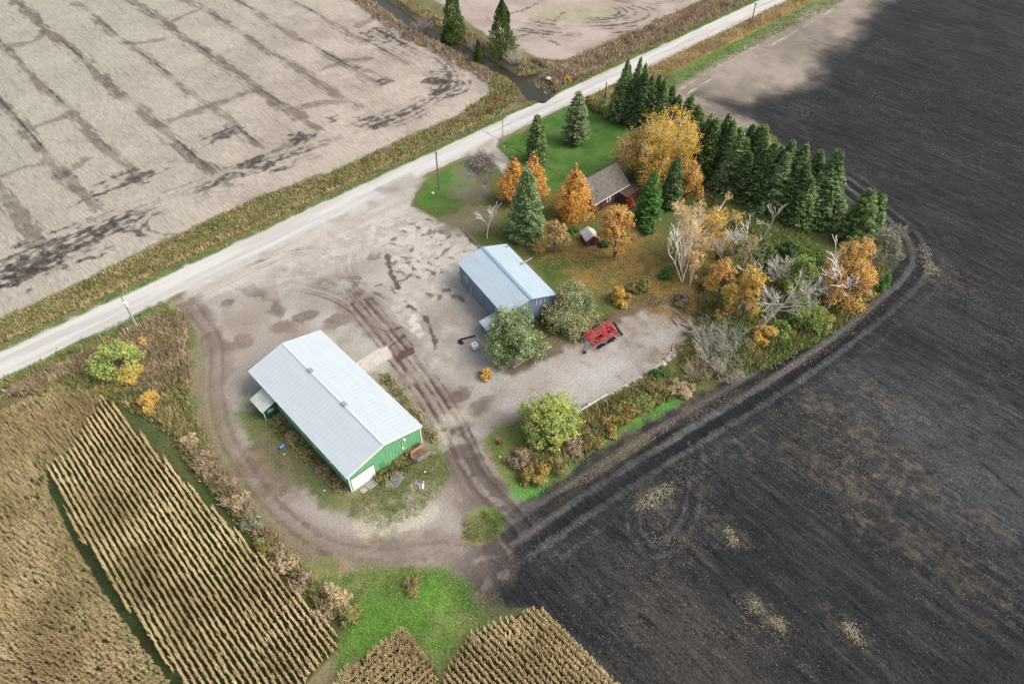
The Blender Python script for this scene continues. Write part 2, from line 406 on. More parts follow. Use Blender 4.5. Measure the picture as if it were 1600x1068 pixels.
band(112.5, 119.5, 158, 900, (S(98, 140, 64), S(118, 128, 78), N3), 1, .9, 5, (0.4, 0, 0))

# -- stream banks
STREAM = curve(PX((520, -50), (560, -25), (600, 2), (640, 30), (690, 58), (735, 80), (775, 102), (810, 124), (846, 147)))
stroke(STREAM, 13, (S(132, 118, 92), S(104, 102, 62), N3), 1, 2, 1.5, N3, (0.5, 0, 0), reg=5)
stroke(offset(STREAM, -7), 3, (S(150, 132, 120), S(110, 92, 80), N3), .6, 2, 1.5, N3)
fill(PX((810, 88), (860, 96), (940, 92), (990, 80), (930, 118), (880, 140), (850, 110)), (S(134, 114, 92), S(110, 104, 70), N3), 1.5, 1.2, 5, (0.5, 0, 0))

# -- the weedy corner between the road and the corn (left), and along the corn
WEED = PX((-700, 960), (-200, 690), (0, 596), (150, 527), (240, 487), (292, 476), (306, 500), (304, 560), (318, 630), (340, 700), (385, 780), (440, 840), (490, 885), (540, 930), (560, 1000), (520, 1030), (300, 800), (170, 640), (60, 630), (0, 656), (-500, 900))
fill(WEED, (S(98, 98, 56), S(128, 112, 82), N3), 1.2, 1.0, 5, (0.6, 0, 0))
band(120.5, 126.8, -900, 22, (S(92, 112, 66), S(120, 122, 80), N3), .8, .7, 5, (0.4, 0, 0))

# -- corn ground
stroke(PX((150, 606), (190, 630), (225, 672), (310, 756), (430, 875), (534, 985)), 4.5, (S(74, 92, 48), S(92, 98, 60), N3), .85, 2, 1.2, N3)
stroke(PX((306, 560), (318, 640), (345, 700), (390, 770), (450, 835), (500, 880)), 4.5, (S(122, 124, 72), S(146, 132, 100), N3), .8, 2.5, 1.5, N3)
stroke(PX((284, 482), (298, 510), (298, 570), (308, 640)), 3.2, (S(104, 122, 58), S(128, 128, 76), N3), .85, 1.6, 1.2, N3)
spot(262, 520, 4, S(112, 118, 66), .6, 2, 3, 1.5, .5)
CORN_L = PX((-600, 960), (-150, 722), (0, 652), (60, 622), (130, 612), (165, 624), (122, 690), (82, 735), (76, 762), (116, 850), (186, 960), (268, 1068), (322, 1160), (-100, 1300), (-700, 1200))
CORN_S = PX((78, 745), (124, 692), (165, 626), (180, 636), (215, 675), (300, 762), (420, 882), (526, 988), (530, 1012), (500, 1040), (470, 1078), (420, 1170), (360, 1170), (282, 1064), (206, 957), (134, 849))
CORN_B1 = PX((630, 980), (676, 1042), (690, 1085), (700, 1180), (400, 1190), (530, 1058))
CORN_B2 = PX((738, 992), (838, 952), (862, 968), (960, 1068), (1060, 1180), (640, 1180), (700, 1050))
for P in (CORN_L, CORN_S):
    fill(P, (S(64, 54, 38), S(56, 66, 36), N8), .8, .4, 7, (0.4, 0, 0))
for u, v in ((150, 880), (190, 930), (230, 1000), (330, 840), (210, 790), (100, 770)):
    spot(u, v, 5, S(58, 76, 40), .6, 3, 4, 2.2, GA + math.pi / 2)
stroke(PX((80, 775), (120, 852), (190, 958), (278, 1075)), 3.0, (S(60, 78, 42), S(52, 56, 34), N3), .95, 1, .8, N3)
# -- the gravel road
band(126.6, 133.4, -3000, 3000, (S(212, 208, 200), S(196, 191, 183), SAx, 0.9), .8, .35, 2, (0.08, 0, 0))
for b, w, st, c in ((128.3, .9, .35, (214, 211, 205)), (131.6, .9, .3, (214, 211, 205)), (130, .7, .3, (176, 170, 160)), (127.2, .5, .4, (160, 154, 140)), (133, .5, .4, (166, 158, 142))):
    stroke([ab(-900, b), ab(900, b)], w, S(*c), st, .7, .4, N1, gate=SAx, gbias=.5)
# -- the yard: compacted dirt and gravel
YARD = PX((284, 476), (294, 436), (444, 364), (560, 310), (648, 268), (652, 322), (690, 346), (724, 358), (752, 388), (758, 400), (840, 455), (835, 500), (760, 495), (790, 560), (830, 560), (900, 520), (1000, 478), (1040, 468), (1088, 496), (1080, 520), (1048, 558), (1000, 592), (932, 628), (885, 650), (820, 655), (770, 668), (756, 690), (776, 732), (806, 775), (850, 785), (846, 830), (815, 880), (775, 912), (742, 916), (692, 890), (640, 884), (560, 886), (500, 872), (440, 836), (392, 786), (346, 718), (318, 650), (306, 580), (308, 520))
fill(YARD, (S(186, 179, 168), S(160, 151, 140), N8, .8), 2.0, 1.2, 3, (0.26, 0, 0))
s = box_of(YARD, 2); my = sstep(poly_sd(YARD, GX[s], GY[s]) / 3)
lay(s, my * np.clip(N3[s] * 1.1 - .25, 0, 1) * .4, S(132, 116, 103))
lay(s, my * np.clip(N30[s] * 1.2 - .1, 0, 1) * .3, S(196, 188, 178))
fill(PX((280, 472), (300, 450), (449, 378), (567, 322), (655, 282), (650, 330), (600, 360), (500, 392), (400, 440), (330, 470)), (S(205, 199, 190), S(190, 180, 168), SAx), 5, 2.5, None, None, .85)
band(126.4, 133.4, -40, 75, (S(212, 208, 200), S(196, 191, 183), SAx, 0.9), 1.6, .8, None, (0.08, 0, 0))
# loop track round the green barn
LOOP = curve(PX((300, 480), (335, 540), (335, 610), (350, 680), (400, 760), (460, 820), (520, 855), (600, 865), (690, 855), (760, 870), (800, 850)))
stroke(LOOP, 5.5, (S(142, 126, 114), S(112, 96, 85), N3), .9, 2.2, 1.5, N3)
for off in (-1.1, 1.0):
    stroke(offset(LOOP, off), .6, (S(106, 90, 80), S(86, 74, 66), N3), .85, .4, .4, N1, gate=N8, gbias=.5)
LANE = curve(PX((560, 470), (610, 530), (650, 580), (690, 640), (720, 700), (745, 750), (790, 800), (815, 830)))
stroke(LANE, 7.0, (S(150, 135, 123), S(124, 108, 98), N3), .8, 2.5, 1.5, N3)
for off, w in ((-1.5, 1.1), (1.3, 1.1), (0.1, .5), (2.6, .45), (-2.8, .5)):
    stroke(offset(LANE, off), w * .62, (S(80, 68, 60), S(100, 86, 76), N1), .95, .3, .25, N1, gate=N8, gbias=1.0, ggain=.8)
stroke(curve(PX((700, 690), (725, 745), (765, 800), (800, 850), (770, 900))), 9, (S(104, 90, 81), S(78, 69, 64), N3), .85, 3, 1.5, N3)
fill(PX((740, 745), (800, 780), (850, 790), (845, 840), (800, 900), (745, 918), (700, 890), (745, 860), (790, 835)), (S(112, 100, 92), S(70, 65, 62), N3), 2.5, 1.5, None, None, .9)
for pts in (((755, 765), (790, 800), (812, 828)), ((800, 770), (820, 795), (850, 812)), ((835, 790), (870, 795), (900, 785)), ((735, 880), (760, 872), (800, 880)), ((780, 840), (800, 870), (790, 900)), ((700, 760), (735, 800)), ((720, 720), (750, 760), (785, 790)), ((748, 925), (770, 905), (800, 890)), ((560, 862), (620, 872), (690, 868))):
    stroke(curve(PX(*pts)), .7, (S(186, 176, 166), S(130, 118, 110), N1), .85, .45, .6, N1, gate=N1, gbias=.6, ggain=2)
# tyre curves in the yard, dark wet patches
for pts in (((530, 385), (525, 420), (545, 460), (585, 490), (620, 500)), ((540, 380), (536, 420), (556, 452), (600, 480)), ((520, 420), (560, 470), (600, 500)), ((470, 455), (520, 470), (575, 505), (610, 520)), ((450, 440), (510, 452), (570, 480)), ((430, 430), (500, 440), (560, 445)), ((390, 425), (460, 400), (530, 398)), ((602, 410), (612, 425), (622, 445)), ((560, 380), (600, 370), (660, 345))):
    for of_, w_ in ((0, .34), (.75, .26), (1.9, .34), (2.5, .22)): stroke(offset(curve(PX(*pts)), of_), w_, S(96, 82, 72), .8, .2, .12, N1, gate=N3, gbias=.7)
BRN = (S(102, 87, 76), S(124, 108, 96), N1)
for u, v, r, e, an in ((405, 458, 2.4, 1.9, -.3), (432, 482, 2.0, 1.7, -1.2), (440, 512, 2.4, 1.4, .4), (475, 494, 1.9, 1.7, .4), (500, 440, 1.6, 1.5, 0), (523, 501, 1.8, 1.4, 0), (356, 472, 1.2, 1.2, 0), (345, 545, 3.4, 1.6, .5), (330, 525, 2.6, 1.5, .5), (645, 590, 1.9, 1.5, .5), (722, 618, 1.8, 1.7, .8), (748, 636, 1.9, 1.6, .8), (610, 420, .8, 2.6, -1.1), (635, 408, .8, 2.2, -1), (585, 400, 1.4, 1.6, .3)):
    spot(u, v, r * .9, BRN, .8, r * .6, r * .5, e, an)
for u, v, r, e, an in ((540, 425, 4, 2, .5), (575, 500, 3, 1.5, 0), (700, 505, 5, 1.4, 1.8), (470, 525, 4, 1.6, 0), (795, 635, 4, 1.6, .7), (330, 600, 4, 1.5, 1.8), (380, 500, 5, 1.5, .4)):
    spot(u, v, r, (S(134, 118, 106), S(152, 138, 126), N3), .5, r * .6, r, e, an)
for u, v, r, e in ((602, 360, 7, 1.5), (660, 400, 6, 1.4), (560, 372, 6, 2), (690, 440, 7, 1.3), (650, 470, 6, 1.4), (690, 365, 6, 1.3), (700, 520, 4, 1.2), (470, 425, 6, 2), (690, 560, 5, 1.4)):
    spot(u, v, r, (S(204, 195, 184), S(178, 166, 154), N1), .6, r * .6, r * .8, e, .6)
fill(PX((305, 500), (400, 480), (560, 560), (680, 700), (800, 800), (760, 900), (560, 880), (400, 790), (310, 640)), (S(140, 123, 110), S(170, 156, 143), N8, 1.2), 6, 3, None, None, .38)
# broken concrete with cracks between the sheds
CONC = PX((600, 372), (640, 345), (705, 345), (748, 385), (720, 405), (690, 470), (655, 440), (620, 420))
fill(CONC, (S(206, 196, 186), S(182, 170, 158), N1), 2.5, 2.0, None, (0.3, 0, 0), .8)
rr = np.random.default_rng(3)
for _ in range(46):
    u, v = 600 + rr.random() * 140, 345 + rr.random() * 125
    x, y = at(u, v); an = GA + (math.pi / 2 if rr.random() < .5 else 0) + rr.normal() * .35; l = .7 + rr.random() * 2.2
    stroke([(x, y), (x + l * math.cos(an) * .5, y + l * math.sin(an) * .5), (x + l * math.cos(an + .4), y + l * math.sin(an + .4))], .45, S(112, 98, 86), .8, .5, .5, N1)
for pts in (((605, 400), (612, 430), (622, 450)), ((632, 470), (668, 500), (682, 545)), ((725, 362), (738, 378), (752, 390)), ((618, 515), (640, 505)), ((605, 545), (630, 525))):
    stroke(PX(*pts), .8, S(84, 70, 58), .85, .5, .5, N1)
fill(PX((560, 570), (606, 536), (612, 560), (578, 582)), (S(214, 200, 190), S(190, 174, 164), N1), .6, .4, None, (0.2, 0, 0), .95)
fill(PX((622, 505), (645, 492), (668, 520), (655, 530), (640, 515)), (S(216, 206, 194), S(176, 162, 150), N1), .8, .9, None, None, .9)
# the gravel pad
PAD = PX((800, 600), (870, 555), (920, 528), (1000, 482), (1040, 474), (1084, 498), (1074, 524), (1046, 556), (996, 592), (930, 626), (880, 646), (800, 650), (770, 640))
fill(PAD, (S(184, 176, 168), S(166, 154, 145), N3, .7), 2.0, 1.2, None, (0.3, 0, 0), .9)
for _ in range(30):
    u, v = 800 + rr.random() * 240, 520 + rr.random() * 120
    x, y = at(u, v); an = rr.random() * 6
    stroke([(x + 1.4 * math.cos(an + t), y + 1.0 * math.sin(an + t)) for t in np.linspace(0, 2.5, 7)], .35, S(140, 126, 114), .5, .4, .3, N1)
fill(PX((905, 570), (960, 555), (1000, 560), (960, 595), (890, 640), (840, 650), (860, 620)), S(192, 187, 181), 4, 2, None, None, .55)
stroke(PX((1060, 490), (1085, 498), (1078, 520), (1060, 545)), 2.2, (S(196, 182, 166), S(110, 92, 78), NW, 1.6), .8, 1, .8, N1)

# -- lawns
LAWN = PX((642, 322), (650, 302), (664, 284), (692, 266), (748, 240), (776, 226), (816, 206), (848, 186), (884, 168), (925, 148), (1000, 112), (1046, 112), (1062, 150), (1180, 190), (1300, 280), (1388, 380), (1388, 440), (1300, 520), (1190, 585), (1075, 600), (1050, 585), (1090, 500), (1040, 464), (950, 496), (880, 520), (840, 500), (868, 462), (796, 378), (752, 386), (722, 356), (690, 346))
fill(LAWN, (S(92, 106, 54), S(112, 112, 66), N8), 1.2, .8, 4, (0.4, 0, 0))
fill(PX((776, 228), (816, 207), (850, 186), (926, 150), (990, 178), (1010, 230), (985, 262), (930, 280), (905, 320), (850, 300), (790, 262)), (S(70, 108, 44), S(96, 126, 58), N3, .7), 2, 1.0, 4, (0.35, 0, 0))
fill(PX((650, 316), (668, 286), (694, 267), (740, 245), (742, 280), (722, 310), (700, 330), (672, 330)), (S(78, 122, 48), S(104, 128, 62), N3), 2.5, 1.5, 4, (0.3, 0, 0))
fill(PX((800, 372), (860, 378), (930, 400), (940, 430), (900, 450), (860, 450)), (S(72, 96, 44), S(90, 108, 54), N3), 3, 2, 4, (0.35, 0, 0))
fill(PX((1085, 275), (1160, 310), (1260, 380), (1290, 400), (1230, 400), (1120, 340)), (S(62, 92, 36), S(84, 108, 48), N3), 2.5, 1.5, 4, (0.4, 0, 0))
for u, v, r, e in ((735, 300, 5, 1.3), (745, 340, 5.5, 1.3), (730, 270, 3.2, 1.3), (710, 350, 3.5, 1.6)):
    spot(u, v, r, (S(142, 126, 116), S(122, 116, 96), N3), .7, r * .5, r, e)
LIT = (S(158, 122, 68), S(112, 104, 58), N1, 1.2)
for u, v, r, e, st in ((900, 385, 7, 1.6, .7), (960, 400, 9, 1.5, .8), (1000, 425, 8, 1.5, .8), (1030, 455, 7, 1.6, .7), (820, 320, 5, 1.5, .6), (880, 345, 5, 1.5, .6), (1060, 480, 6, 1.6, .75), (1120, 440, 8, 1.5, .6), (1150, 480, 8, 1.6, .6), (940, 440, 6, 1.5, .5), (850, 390, 5, 1.4, .5), (960, 330, 6, 1.3, .6), (1080, 430, 6, 1.3, .5), (1240, 470, 9, 1.5, .45), (1100, 560, 8, 1.5, .4)):
    spot(u, v, r, LIT, st, r * .6, r * 1.1, e, .5)
fill(PX((835, 548), (900, 512), (1000, 470), (1042, 462), (1092, 500), (1075, 498), (1040, 470), (960, 505), (880, 545), (800, 590), (790, 580)), (S(120, 100, 78), S(96, 86, 62), N3), 1.5, 1.2, None, (0.4, 0, 0), .85)
# drive to the house
fill(PX((722, 244), (767, 218), (785, 214), (776, 229), (786, 242), (800, 258), (806, 274), (794, 276), (780, 262), (762, 249), (748, 242)), (S(196, 188, 178), S(176, 166, 154), N3), 1.0, .8, 3, (0.2, 0, 0))
# -- grass inside the loop and round the barn
for P, c1, c2, st in ((((372, 640), (400, 634), (440, 670), (500, 735), (545, 778), (548, 800), (520, 800), (470, 765), (420, 720), (385, 690)), (106, 118, 66), (134, 128, 88), .95),
                      (((545, 772), (600, 735), (660, 688), (690, 672), (706, 720), (702, 760), (664, 795), (640, 830), (590, 830), (545, 805)), (104, 122, 62), (140, 136, 96), .9),
                      (((585, 585), (605, 580), (640, 625), (690, 690), (700, 730), (670, 700), (640, 650)), (112, 118, 74), (160, 150, 128), .75),
                      (((300, 500), (325, 560), (330, 640), (370, 720), (440, 815), (500, 860), (470, 862), (420, 820), (360, 745), (316, 660), (302, 580)), (118, 120, 70), (146, 130, 100), .6)):
    fill(PX(*P), (S(*c1), S(*c2), N3), 2.2, 1.6, 4, (0.4, 0, 0), st)
spot(395, 660, 4, S(98, 118, 62), .6, 3, 4, 1.8, -.8); spot(475, 745, 4, S(96, 112, 64), .6, 3, 4, 1.8, -.8)
spot(430, 735, 5, (S(128, 108, 92), S(110, 94, 80), N1), .6, 3, 4, 2, -.8)
for u, v in ((585, 812), (632, 806), (655, 770), (700, 690), (705, 655), (660, 800)):
    spot(u, v, 2.4, S(200, 190, 172), .65, 1.6, 2, 1.7, .4)
fill(PX((726, 812), (746, 796), (768, 795), (783, 814), (779, 836), (748, 848), (722, 842)), (S(104, 142, 60), S(150, 142, 100), N3), 1.0, .7, 4, (0.35, 0, 0))
spot(766, 815, 2.6, S(88, 132, 52), .8, 1, 2)
spot(744, 822, 1.6, S(176, 158, 128), .7, 1, 1.2)
# bottom bright grass
GR2 = PX((480, 896), (530, 898), (600, 888), (690, 886), (735, 908), (748, 940), (770, 975), (742, 992), (700, 1055), (680, 1040), (632, 976), (560, 1020), (530, 1060), (515, 1040), (545, 980), (520, 930))
fill(GR2, (S(100, 140, 60), S(134, 140, 86), N3, 1.1), 1.5, 1.2, 4, (0.35, 0, 0))
spot(640, 910, 3.0, (S(110, 104, 72), S(90, 112, 56), N1), .7, 2, 2); spot(570, 960, 3, S(92, 100, 58), .6, 2, 2); spot(672, 930, 3.6, S(112, 166, 58), .7, 3, 4); spot(600, 975, 5, S(92, 146, 48), .7, 3, 4)
spot(530, 905, 4, (S(160, 142, 110), S(120, 128, 72), N1), .7, 3, 3, 1.6)
# wedge of grass on the right of the lane and the weedy bank
WEDGE = PX((757, 690), (775, 670), (820, 655), (832, 672), (880, 650), (950, 620), (1052, 566), (1085, 590), (1110, 600), (1060, 636), (985, 672), (925, 718), (862, 768), (832, 780), (806, 768), (782, 738))
fill(WEDGE, (S(112, 124, 66), S(132, 138, 80), N3), 1.0, .8, 4, (0.4, 0, 0))
stroke(curve(PX((815, 768), (845, 762), (900, 724), (950, 684), (1000, 655), (1048, 628))), 3.6, (S(96, 168, 76), S(112, 146, 74), N3), .9, 2.0, 1.2, N3)
spot(1182, 572, 1.8, S(84, 158, 62), .9, 1, 1, 1.6, .7); spot(1045, 634, 1.5, S(84, 158, 62), .9, 1, 1, 1.6, .7)
spot(1240, 505, 3, S(96, 150, 58), .6, 2, 2, 2, .7)

# -- the black soil field
BLK = PX((1230, 200), (1290, 270), (1370, 330), (1392, 385), (1392, 440), (1302, 536), (1200, 596), (1128, 628), (1062, 662), (985, 700), (920, 752), (862, 790), (812, 800), (838, 828), (800, 880), (752, 918), (752, 940), (778, 968), (836, 944), (862, 962), (965, 1068), (1080, 1200), (1500, 1700), (2600, 1300), (3400, 400), (2500, -250), (1600, -260), (1400, -40), (1330, 60), (1250, 130), (1170, 165), (1090, 150), (1120, 165))
fill(PX((1046, 158), (1064, 128), (1120, 96), (1200, 50), (1290, 0), (1400, -60), (1700, -240), (1900, -250), (1420, 40), (1300, 180), (1160, 200)), (S(166, 153, 138), S(144, 132, 119), N8), 1.4, 1.0, 6, (0.2, 0, 0))
BLACK = (S(39, 40, 42), S(51, 51, 51), N8, .8)
fill(BLK, BLACK, 11.0, 4.0, 6, (0.75, 0.5, 0.6), 1, N8)
fill(PX((1175, 185), (1300, 290), (1370, 340), (1392, 400), (1380, 455), (1300, 540), (1200, 600), (1090, 650), (985, 705), (900, 775), (850, 845), (800, 900), (760, 945), (830, 948), (965, 1070), (1200, 1400), (2600, 1200), (2600, 300), (1560, 60), (1320, 140)), BLACK, 2.0, 1.2, 6, (0.75, 0.5, 0.6))
s = box_of(PX((760, 1100), (1700, 1100), (2100, -60), (1100, 0)), 5); mk = (REG[s] == 6) & (COLR[s].sum(-1) < .3)
mk = mk.astype(np.float32)
lay(s, mk * np.clip(N30[s] * .9, 0, 1) * .25, S(66, 65, 64))
lay(s, mk * np.clip(-N30[s] * .9, 0, 1) * .5, S(44, 46, 51))
lay(s, mk * np.clip(SB[s] * 1.2 - .1, 0, 1) * .55, S(76, 71, 65))
lay(s, mk * np.clip(-SB[s] * 1.3 - .35, 0, 1) * .65, S(30, 31, 34))
lay(s, mk * np.clip(N3[s] * 1.3 - .6, 0, 1) * np.clip(N30[s] + .4, 0, 1) * .5, S(104, 92, 78))
for u, v, r, e, c, st in ((1480, 130, 34, 1.6, (38, 40, 45), .6), (1330, 230, 18, 2.2, (38, 40, 44), .5), (1570, 760, 16, 1.8, (112, 116, 118), .6), (1480, 640, 12, 2, (96, 98, 100), .4), (1250, 560, 9, 2.5, (92, 94, 96), .45), (1120, 660, 9, 2.2, (84, 82, 84), .45), (1000, 760, 8, 2, (78, 79, 82), .5), (880, 850, 7, 1.5, (74, 76, 80), .5), (1060, 1000, 9, 2, (104, 98, 90), .45), (1130, 1040, 8, 2, (108, 100, 92), .4), (1430, 480, 8, 2, (92, 92, 90), .5)):
    spot(u, v, r, S(*[.85 * q_ for q_ in c]), st * .6, r * .4, r * 1.3, e, GA + math.pi / 2)
for u, v, r, e in ((1440, 400, 3.5, 2.2), (1460, 440, 3.5, 1.8), (1020, 775, 2.2, 2.2), (1050, 835, 3.0, 1.5), (1140, 838, 2.6, 1.6), (1215, 975, 1.8, 1.8), (1180, 945, 1.6, 2), (1335, 990, 2, 2), (1290, 640, 4, 2), (1380, 620, 4, 2), (1350, 690, 5, 2), (1300, 740, 4, 2), (1500, 790, 4, 2), (1440, 850, 6, 1.8), (1070, 735, 3, 1.6), (850, 855, 2.2, 1.4), (1110, 680, 4, 2)):
    spot(u, v, r, (S(122, 110, 92), S(66, 64, 60), NW, 1.5), .26, r * .8, r * 1.3, e * 1.2, GA + math.pi / 2, noise=N1)
gl = np.random.default_rng(31)
for a_ in np.arange(90, 330, 5.2):
    a_ = a_ + gl.normal() * .8; b0 = gl.uniform(-160, 40)
    stroke([ab(a_, b0), ab(a_ + .4, b0 + gl.uniform(60, 150))], .32, S(26, 27, 30), .75, .4, .2, N1, gate=N8, gbias=.25, ggain=1.6) if a_ > 96 else None
# dry soil edge between grass and black field
stroke(curve(PX((862, 772), (925, 724), (985, 682), (1060, 645), (1128, 612), (1200, 585), (1300, 520), (1388, 440))), 3.2, (S(120, 104, 88), S(70, 64, 58), N1), .85, 2, 1.5, N3)
stroke(curve(PX((862, 772), (925, 724), (1000, 676), (1060, 642))), 1.8, (S(74, 64, 56), S(52, 48, 46), N1), .8, 1, 1.2, N3)
TRACK = curve(PX((800, 850), (870, 802), (960, 742), (1080, 668), (1200, 596), (1320, 512), (1400, 446), (1425, 410), (1420, 378), (1395, 348), (1340, 305), (1290, 268)))
for off, w, c, st in ((0, 9, (40, 41, 43), .6), (1.6, 2.0, (30, 31, 34), .85), (-1.8, 2.3, (30, 31, 34), .85), (0, 1.1, (106, 105, 103), .8), (3.0, .9, (102, 101, 100), .65), (-3.2, 1.1, (100, 99, 98), .6), (4.4, .6, (44, 45, 48), .5), (-4.6, .6, (44, 45, 48), .5), (-6.2, .5, (88, 86, 84), .4)):
    stroke(offset(TRACK, off), w, S(*c), st, .7, .35, N1, gate=N8, gbias=.8, ggain=.7)
TR2 = curve(PX((990, 800), (994, 830), (1020, 860), (1050, 845), (1075, 812), (1086, 760), (1090, 720), (1085, 690)))
for off, w, c in ((0, .7, (38, 39, 43)), (1.8, .7, (38, 39, 43)), (.9, .5, (84, 84, 86)), (-1.1, .4, (86, 84, 82))):
    stroke(offset(TR2, off), w * .8, S(*c), .85, .35, .2, N1, gate=N3, gbias=.9)
for pts in (((1062, 845), (1110, 895), (1160, 950), (1230, 1030), (1280, 1080)), ((1140, 770), (1250, 870), (1380, 985), (1480, 1075)), ((1280, 700), (1400, 785), (1600, 930)), ((1490, 400), (1510, 450), (1505, 500)), ((1470, 380), (1500, 420), (1508, 470)), ((1530, 720), (1600, 780)), ((1000, 960), (1060, 1010), (1130, 1080)), ((1330, 300), (1390, 335), (1450, 370))):
    stroke(curve(PX(*pts)), .6, S(32, 33, 37), .8, .5, .3, N1, gate=N3, gbias=.8)
x, y = at(1222, 172)
for r in (2.5, 3.6, 4.7, 5.8): stroke([(x + 1.2 * r * math.cos(t), y + r * math.sin(t)) for t in np.linspace(-1.4, .6, 10)], .5, S(84, 80, 76), .45, .4, .2, N1)
for pts in (((1062, 140), (1120, 105), (1200, 62), (1300, 5)), ((1075, 146), (1130, 112), (1210, 68), (1310, 10))):
    stroke(curve(PX(*pts)), .8, (S(190, 176, 160), S(128, 114, 100), N3), .8, .6, .4, N1, gate=N8, gbias=.7)

# -- corn ground at the bottom
for P in (CORN_B1, CORN_B2): fill(P, (S(60, 52, 38), S(52, 54, 34), N8), .8, .4, 7, (0.4, 0, 0))

# -- relief: ditches, the stream's cut, the crown of the road, clods
def trench(pts, half, depth):
    s = box_of(pts, half * 2)
    d = np.full(GX[s].shape, 1e12, np.float32)
    for p, q in zip(pts[:-1], pts[1:]): d = np.minimum(d, seg_d2(GX[s], GY[s], p, q))
    HT[s] = np.minimum(HT[s], -depth * sstep(1.25 - np.sqrt(d) / half))
HT += 0.06 * N3 * (DET[..., 0] > .3) + 0.03 * N1
HT += 0.22 * sstep((4.6 - np.abs(BB - 130)) / 1.4)
def rut(pts, half, depth):
    s = box_of(pts, half * 2); d = np.full(GX[s].shape, 1e12, np.float32)
    for p, q in zip(pts[:-1], pts[1:]): d = np.minimum(d, seg_d2(GX[s], GY[s], p, q))
    d = np.sqrt(d); HT[s] += -depth * sstep(1.3 - d / half) + depth * .5 * np.exp(-((d - 1.5 * half) / (.4 * half)) ** 2)
for off in (1.5, -1.7): rut(offset(TRACK, off), 1.0, .07)
for off in (-1.5, 1.3): rut(offset(LANE, off), .55, .14)
for off in (-1.1, 1.0): rut(offset(LOOP, off), .5, .1)
HT += .07 * SB * (REG == 6) + .05 * N1 * (REG == 6)
trench([ab(-1200, 138.1), ab(119, 138.1)], 2.0, .9)
trench([ab(131, 138.5), ab(1200, 138.5)], 2.0, .8)
trench([ab(-1200, 123.0), ab(20, 123.0)], 1.6, .5)
trench(STREAM, 3.4, 1.6)
POOL = PX((808, 114), (838, 111), (862, 125), (870, 141), (848, 158), (826, 155), (812, 136))
s = box_of(POOL, 3); HT[s] = np.minimum(HT[s], -1.6 * sstep(poly_sd(POOL, GX[s], GY[s]) / 2.5 + .6))
mb = HT < -0.95
sb_ = (slice(None), slice(None))
REG[(HT < -0.98) & (BB > 134)] = 8
lay(sb_, ((HT < -0.95) & (AA > 100) & (BB > 134)).astype(np.float32) * .9, S(74, 68, 50))
DETN = DET

def height_at(x, y):
    i = min(max(int(np.searchsorted(YS, y)), 0), NY - 1); j = min(max(int(np.searchsorted(XS, x)), 0), NX - 1)
    return float(HT[i, j])
def ground_mat():
    m, nt, b = new_mat('ground'); L = nt.links.new
    at1 = nt.nodes.new('ShaderNodeAttribute'); at1.attribute_name = 'tint'
    at2 = nt.nodes.new('ShaderNodeAttribute'); at2.attribute_name = 'detail'
    sp = nt.nodes.new('ShaderNodeSeparateColor'); L(at2.outputs['Color'], sp.inputs[0])
    tc = nt.nodes.new('ShaderNodeTexCoord')
    n1 = nt.nodes.new('ShaderNodeTexNoise'); n1.inputs['Scale'].default_value = 2.6; n1.inputs['Detail'].default_value = 5; n1.inputs['Roughness'].default_value = .65
    L(tc.outputs['Object'], n1.inputs[0])
    mp = nt.nodes.new('ShaderNodeMapping'); mp.vector_type = 'TEXTURE'; mp.inputs['Rotation'].default_value = (0, 0, GA); mp.inputs['Scale'].default_value = (.42, 3.2, 1)
    L(tc.outputs['Object'], mp.inputs[0])
    n2 = nt.nodes.new('ShaderNodeTexNoise'); n2.inputs['Scale'].default_value = 1.0; n2.inputs['Detail'].default_value = 4
    L(mp.outputs[0], n2.inputs[0])
    def cen(n, k):
        a = nt.nodes.new('ShaderNodeMath'); a.operation = 'SUBTRACT'; L(n.outputs[0], a.inputs[0]); a.inputs[1].default_value = .5
        c = nt.nodes.new('ShaderNodeMath'); c.operation = 'MULTIPLY'; L(a.outputs[0], c.inputs[0]); c.inputs[1].default_value = k; return c
    a1 = cen(n1, 4.0); a2 = cen(n2, 4.0)
    m1 = nt.nodes.new('ShaderNodeMath'); m1.operation = 'MULTIPLY'; L(a1.outputs[0], m1.inputs[0]); L(sp.outputs[0], m1.inputs[1])
    m2 = nt.nodes.new('ShaderNodeMath'); m2.operation = 'MULTIPLY'; L(a2.outputs[0], m2.inputs[0]); L(sp.outputs[1], m2.inputs[1])
    ad = nt.nodes.new('ShaderNodeMath'); ad.operation = 'ADD'; L(m1.outputs[0], ad.inputs[0]); L(m2.outputs[0], ad.inputs[1])
    a3 = nt.nodes.new('ShaderNodeMath'); a3.operation = 'ADD'; a3.inputs[1].default_value = 1.0; L(ad.outputs[0], a3.inputs[0])
    mxx = nt.nodes.new('ShaderNodeMath'); mxx.operation = 'MAXIMUM'; mxx.inputs[1].default_value = .12; L(a3.outputs[0], mxx.inputs[0])
    mx = nt.nodes.new('ShaderNodeMix'); mx.data_type = 'RGBA'; mx.blend_type = 'MULTIPLY'; mx.inputs[0].default_value = 1
    L(at1.outputs['Color'], mx.inputs[6]); L(mxx.outputs[0], mx.inputs[7]); L(mx.outputs[2], b.inputs['Base Color'])
    b.inputs['Roughness'].default_value = .9; b.inputs['Specular IOR Level'].default_value = .15
    bp = nt.nodes.new('ShaderNodeBump'); bp.inputs['Strength'].default_value = .5; bp.inputs['Distance'].default_value = .25
    L(ad.outputs[0], bp.inputs['Height']); L(bp.outputs[0], b.inputs['Normal'])
    return m
MG = ground_mat()
idx = np.arange(NX * NY).reshape(NY, NX)
quads = np.stack([idx[:-1, :-1], idx[:-1, 1:], idx[1:, 1:], idx[1:, :-1]], -1).reshape(-1, 4)
freg = REG[:-1, :-1].reshape(-1)
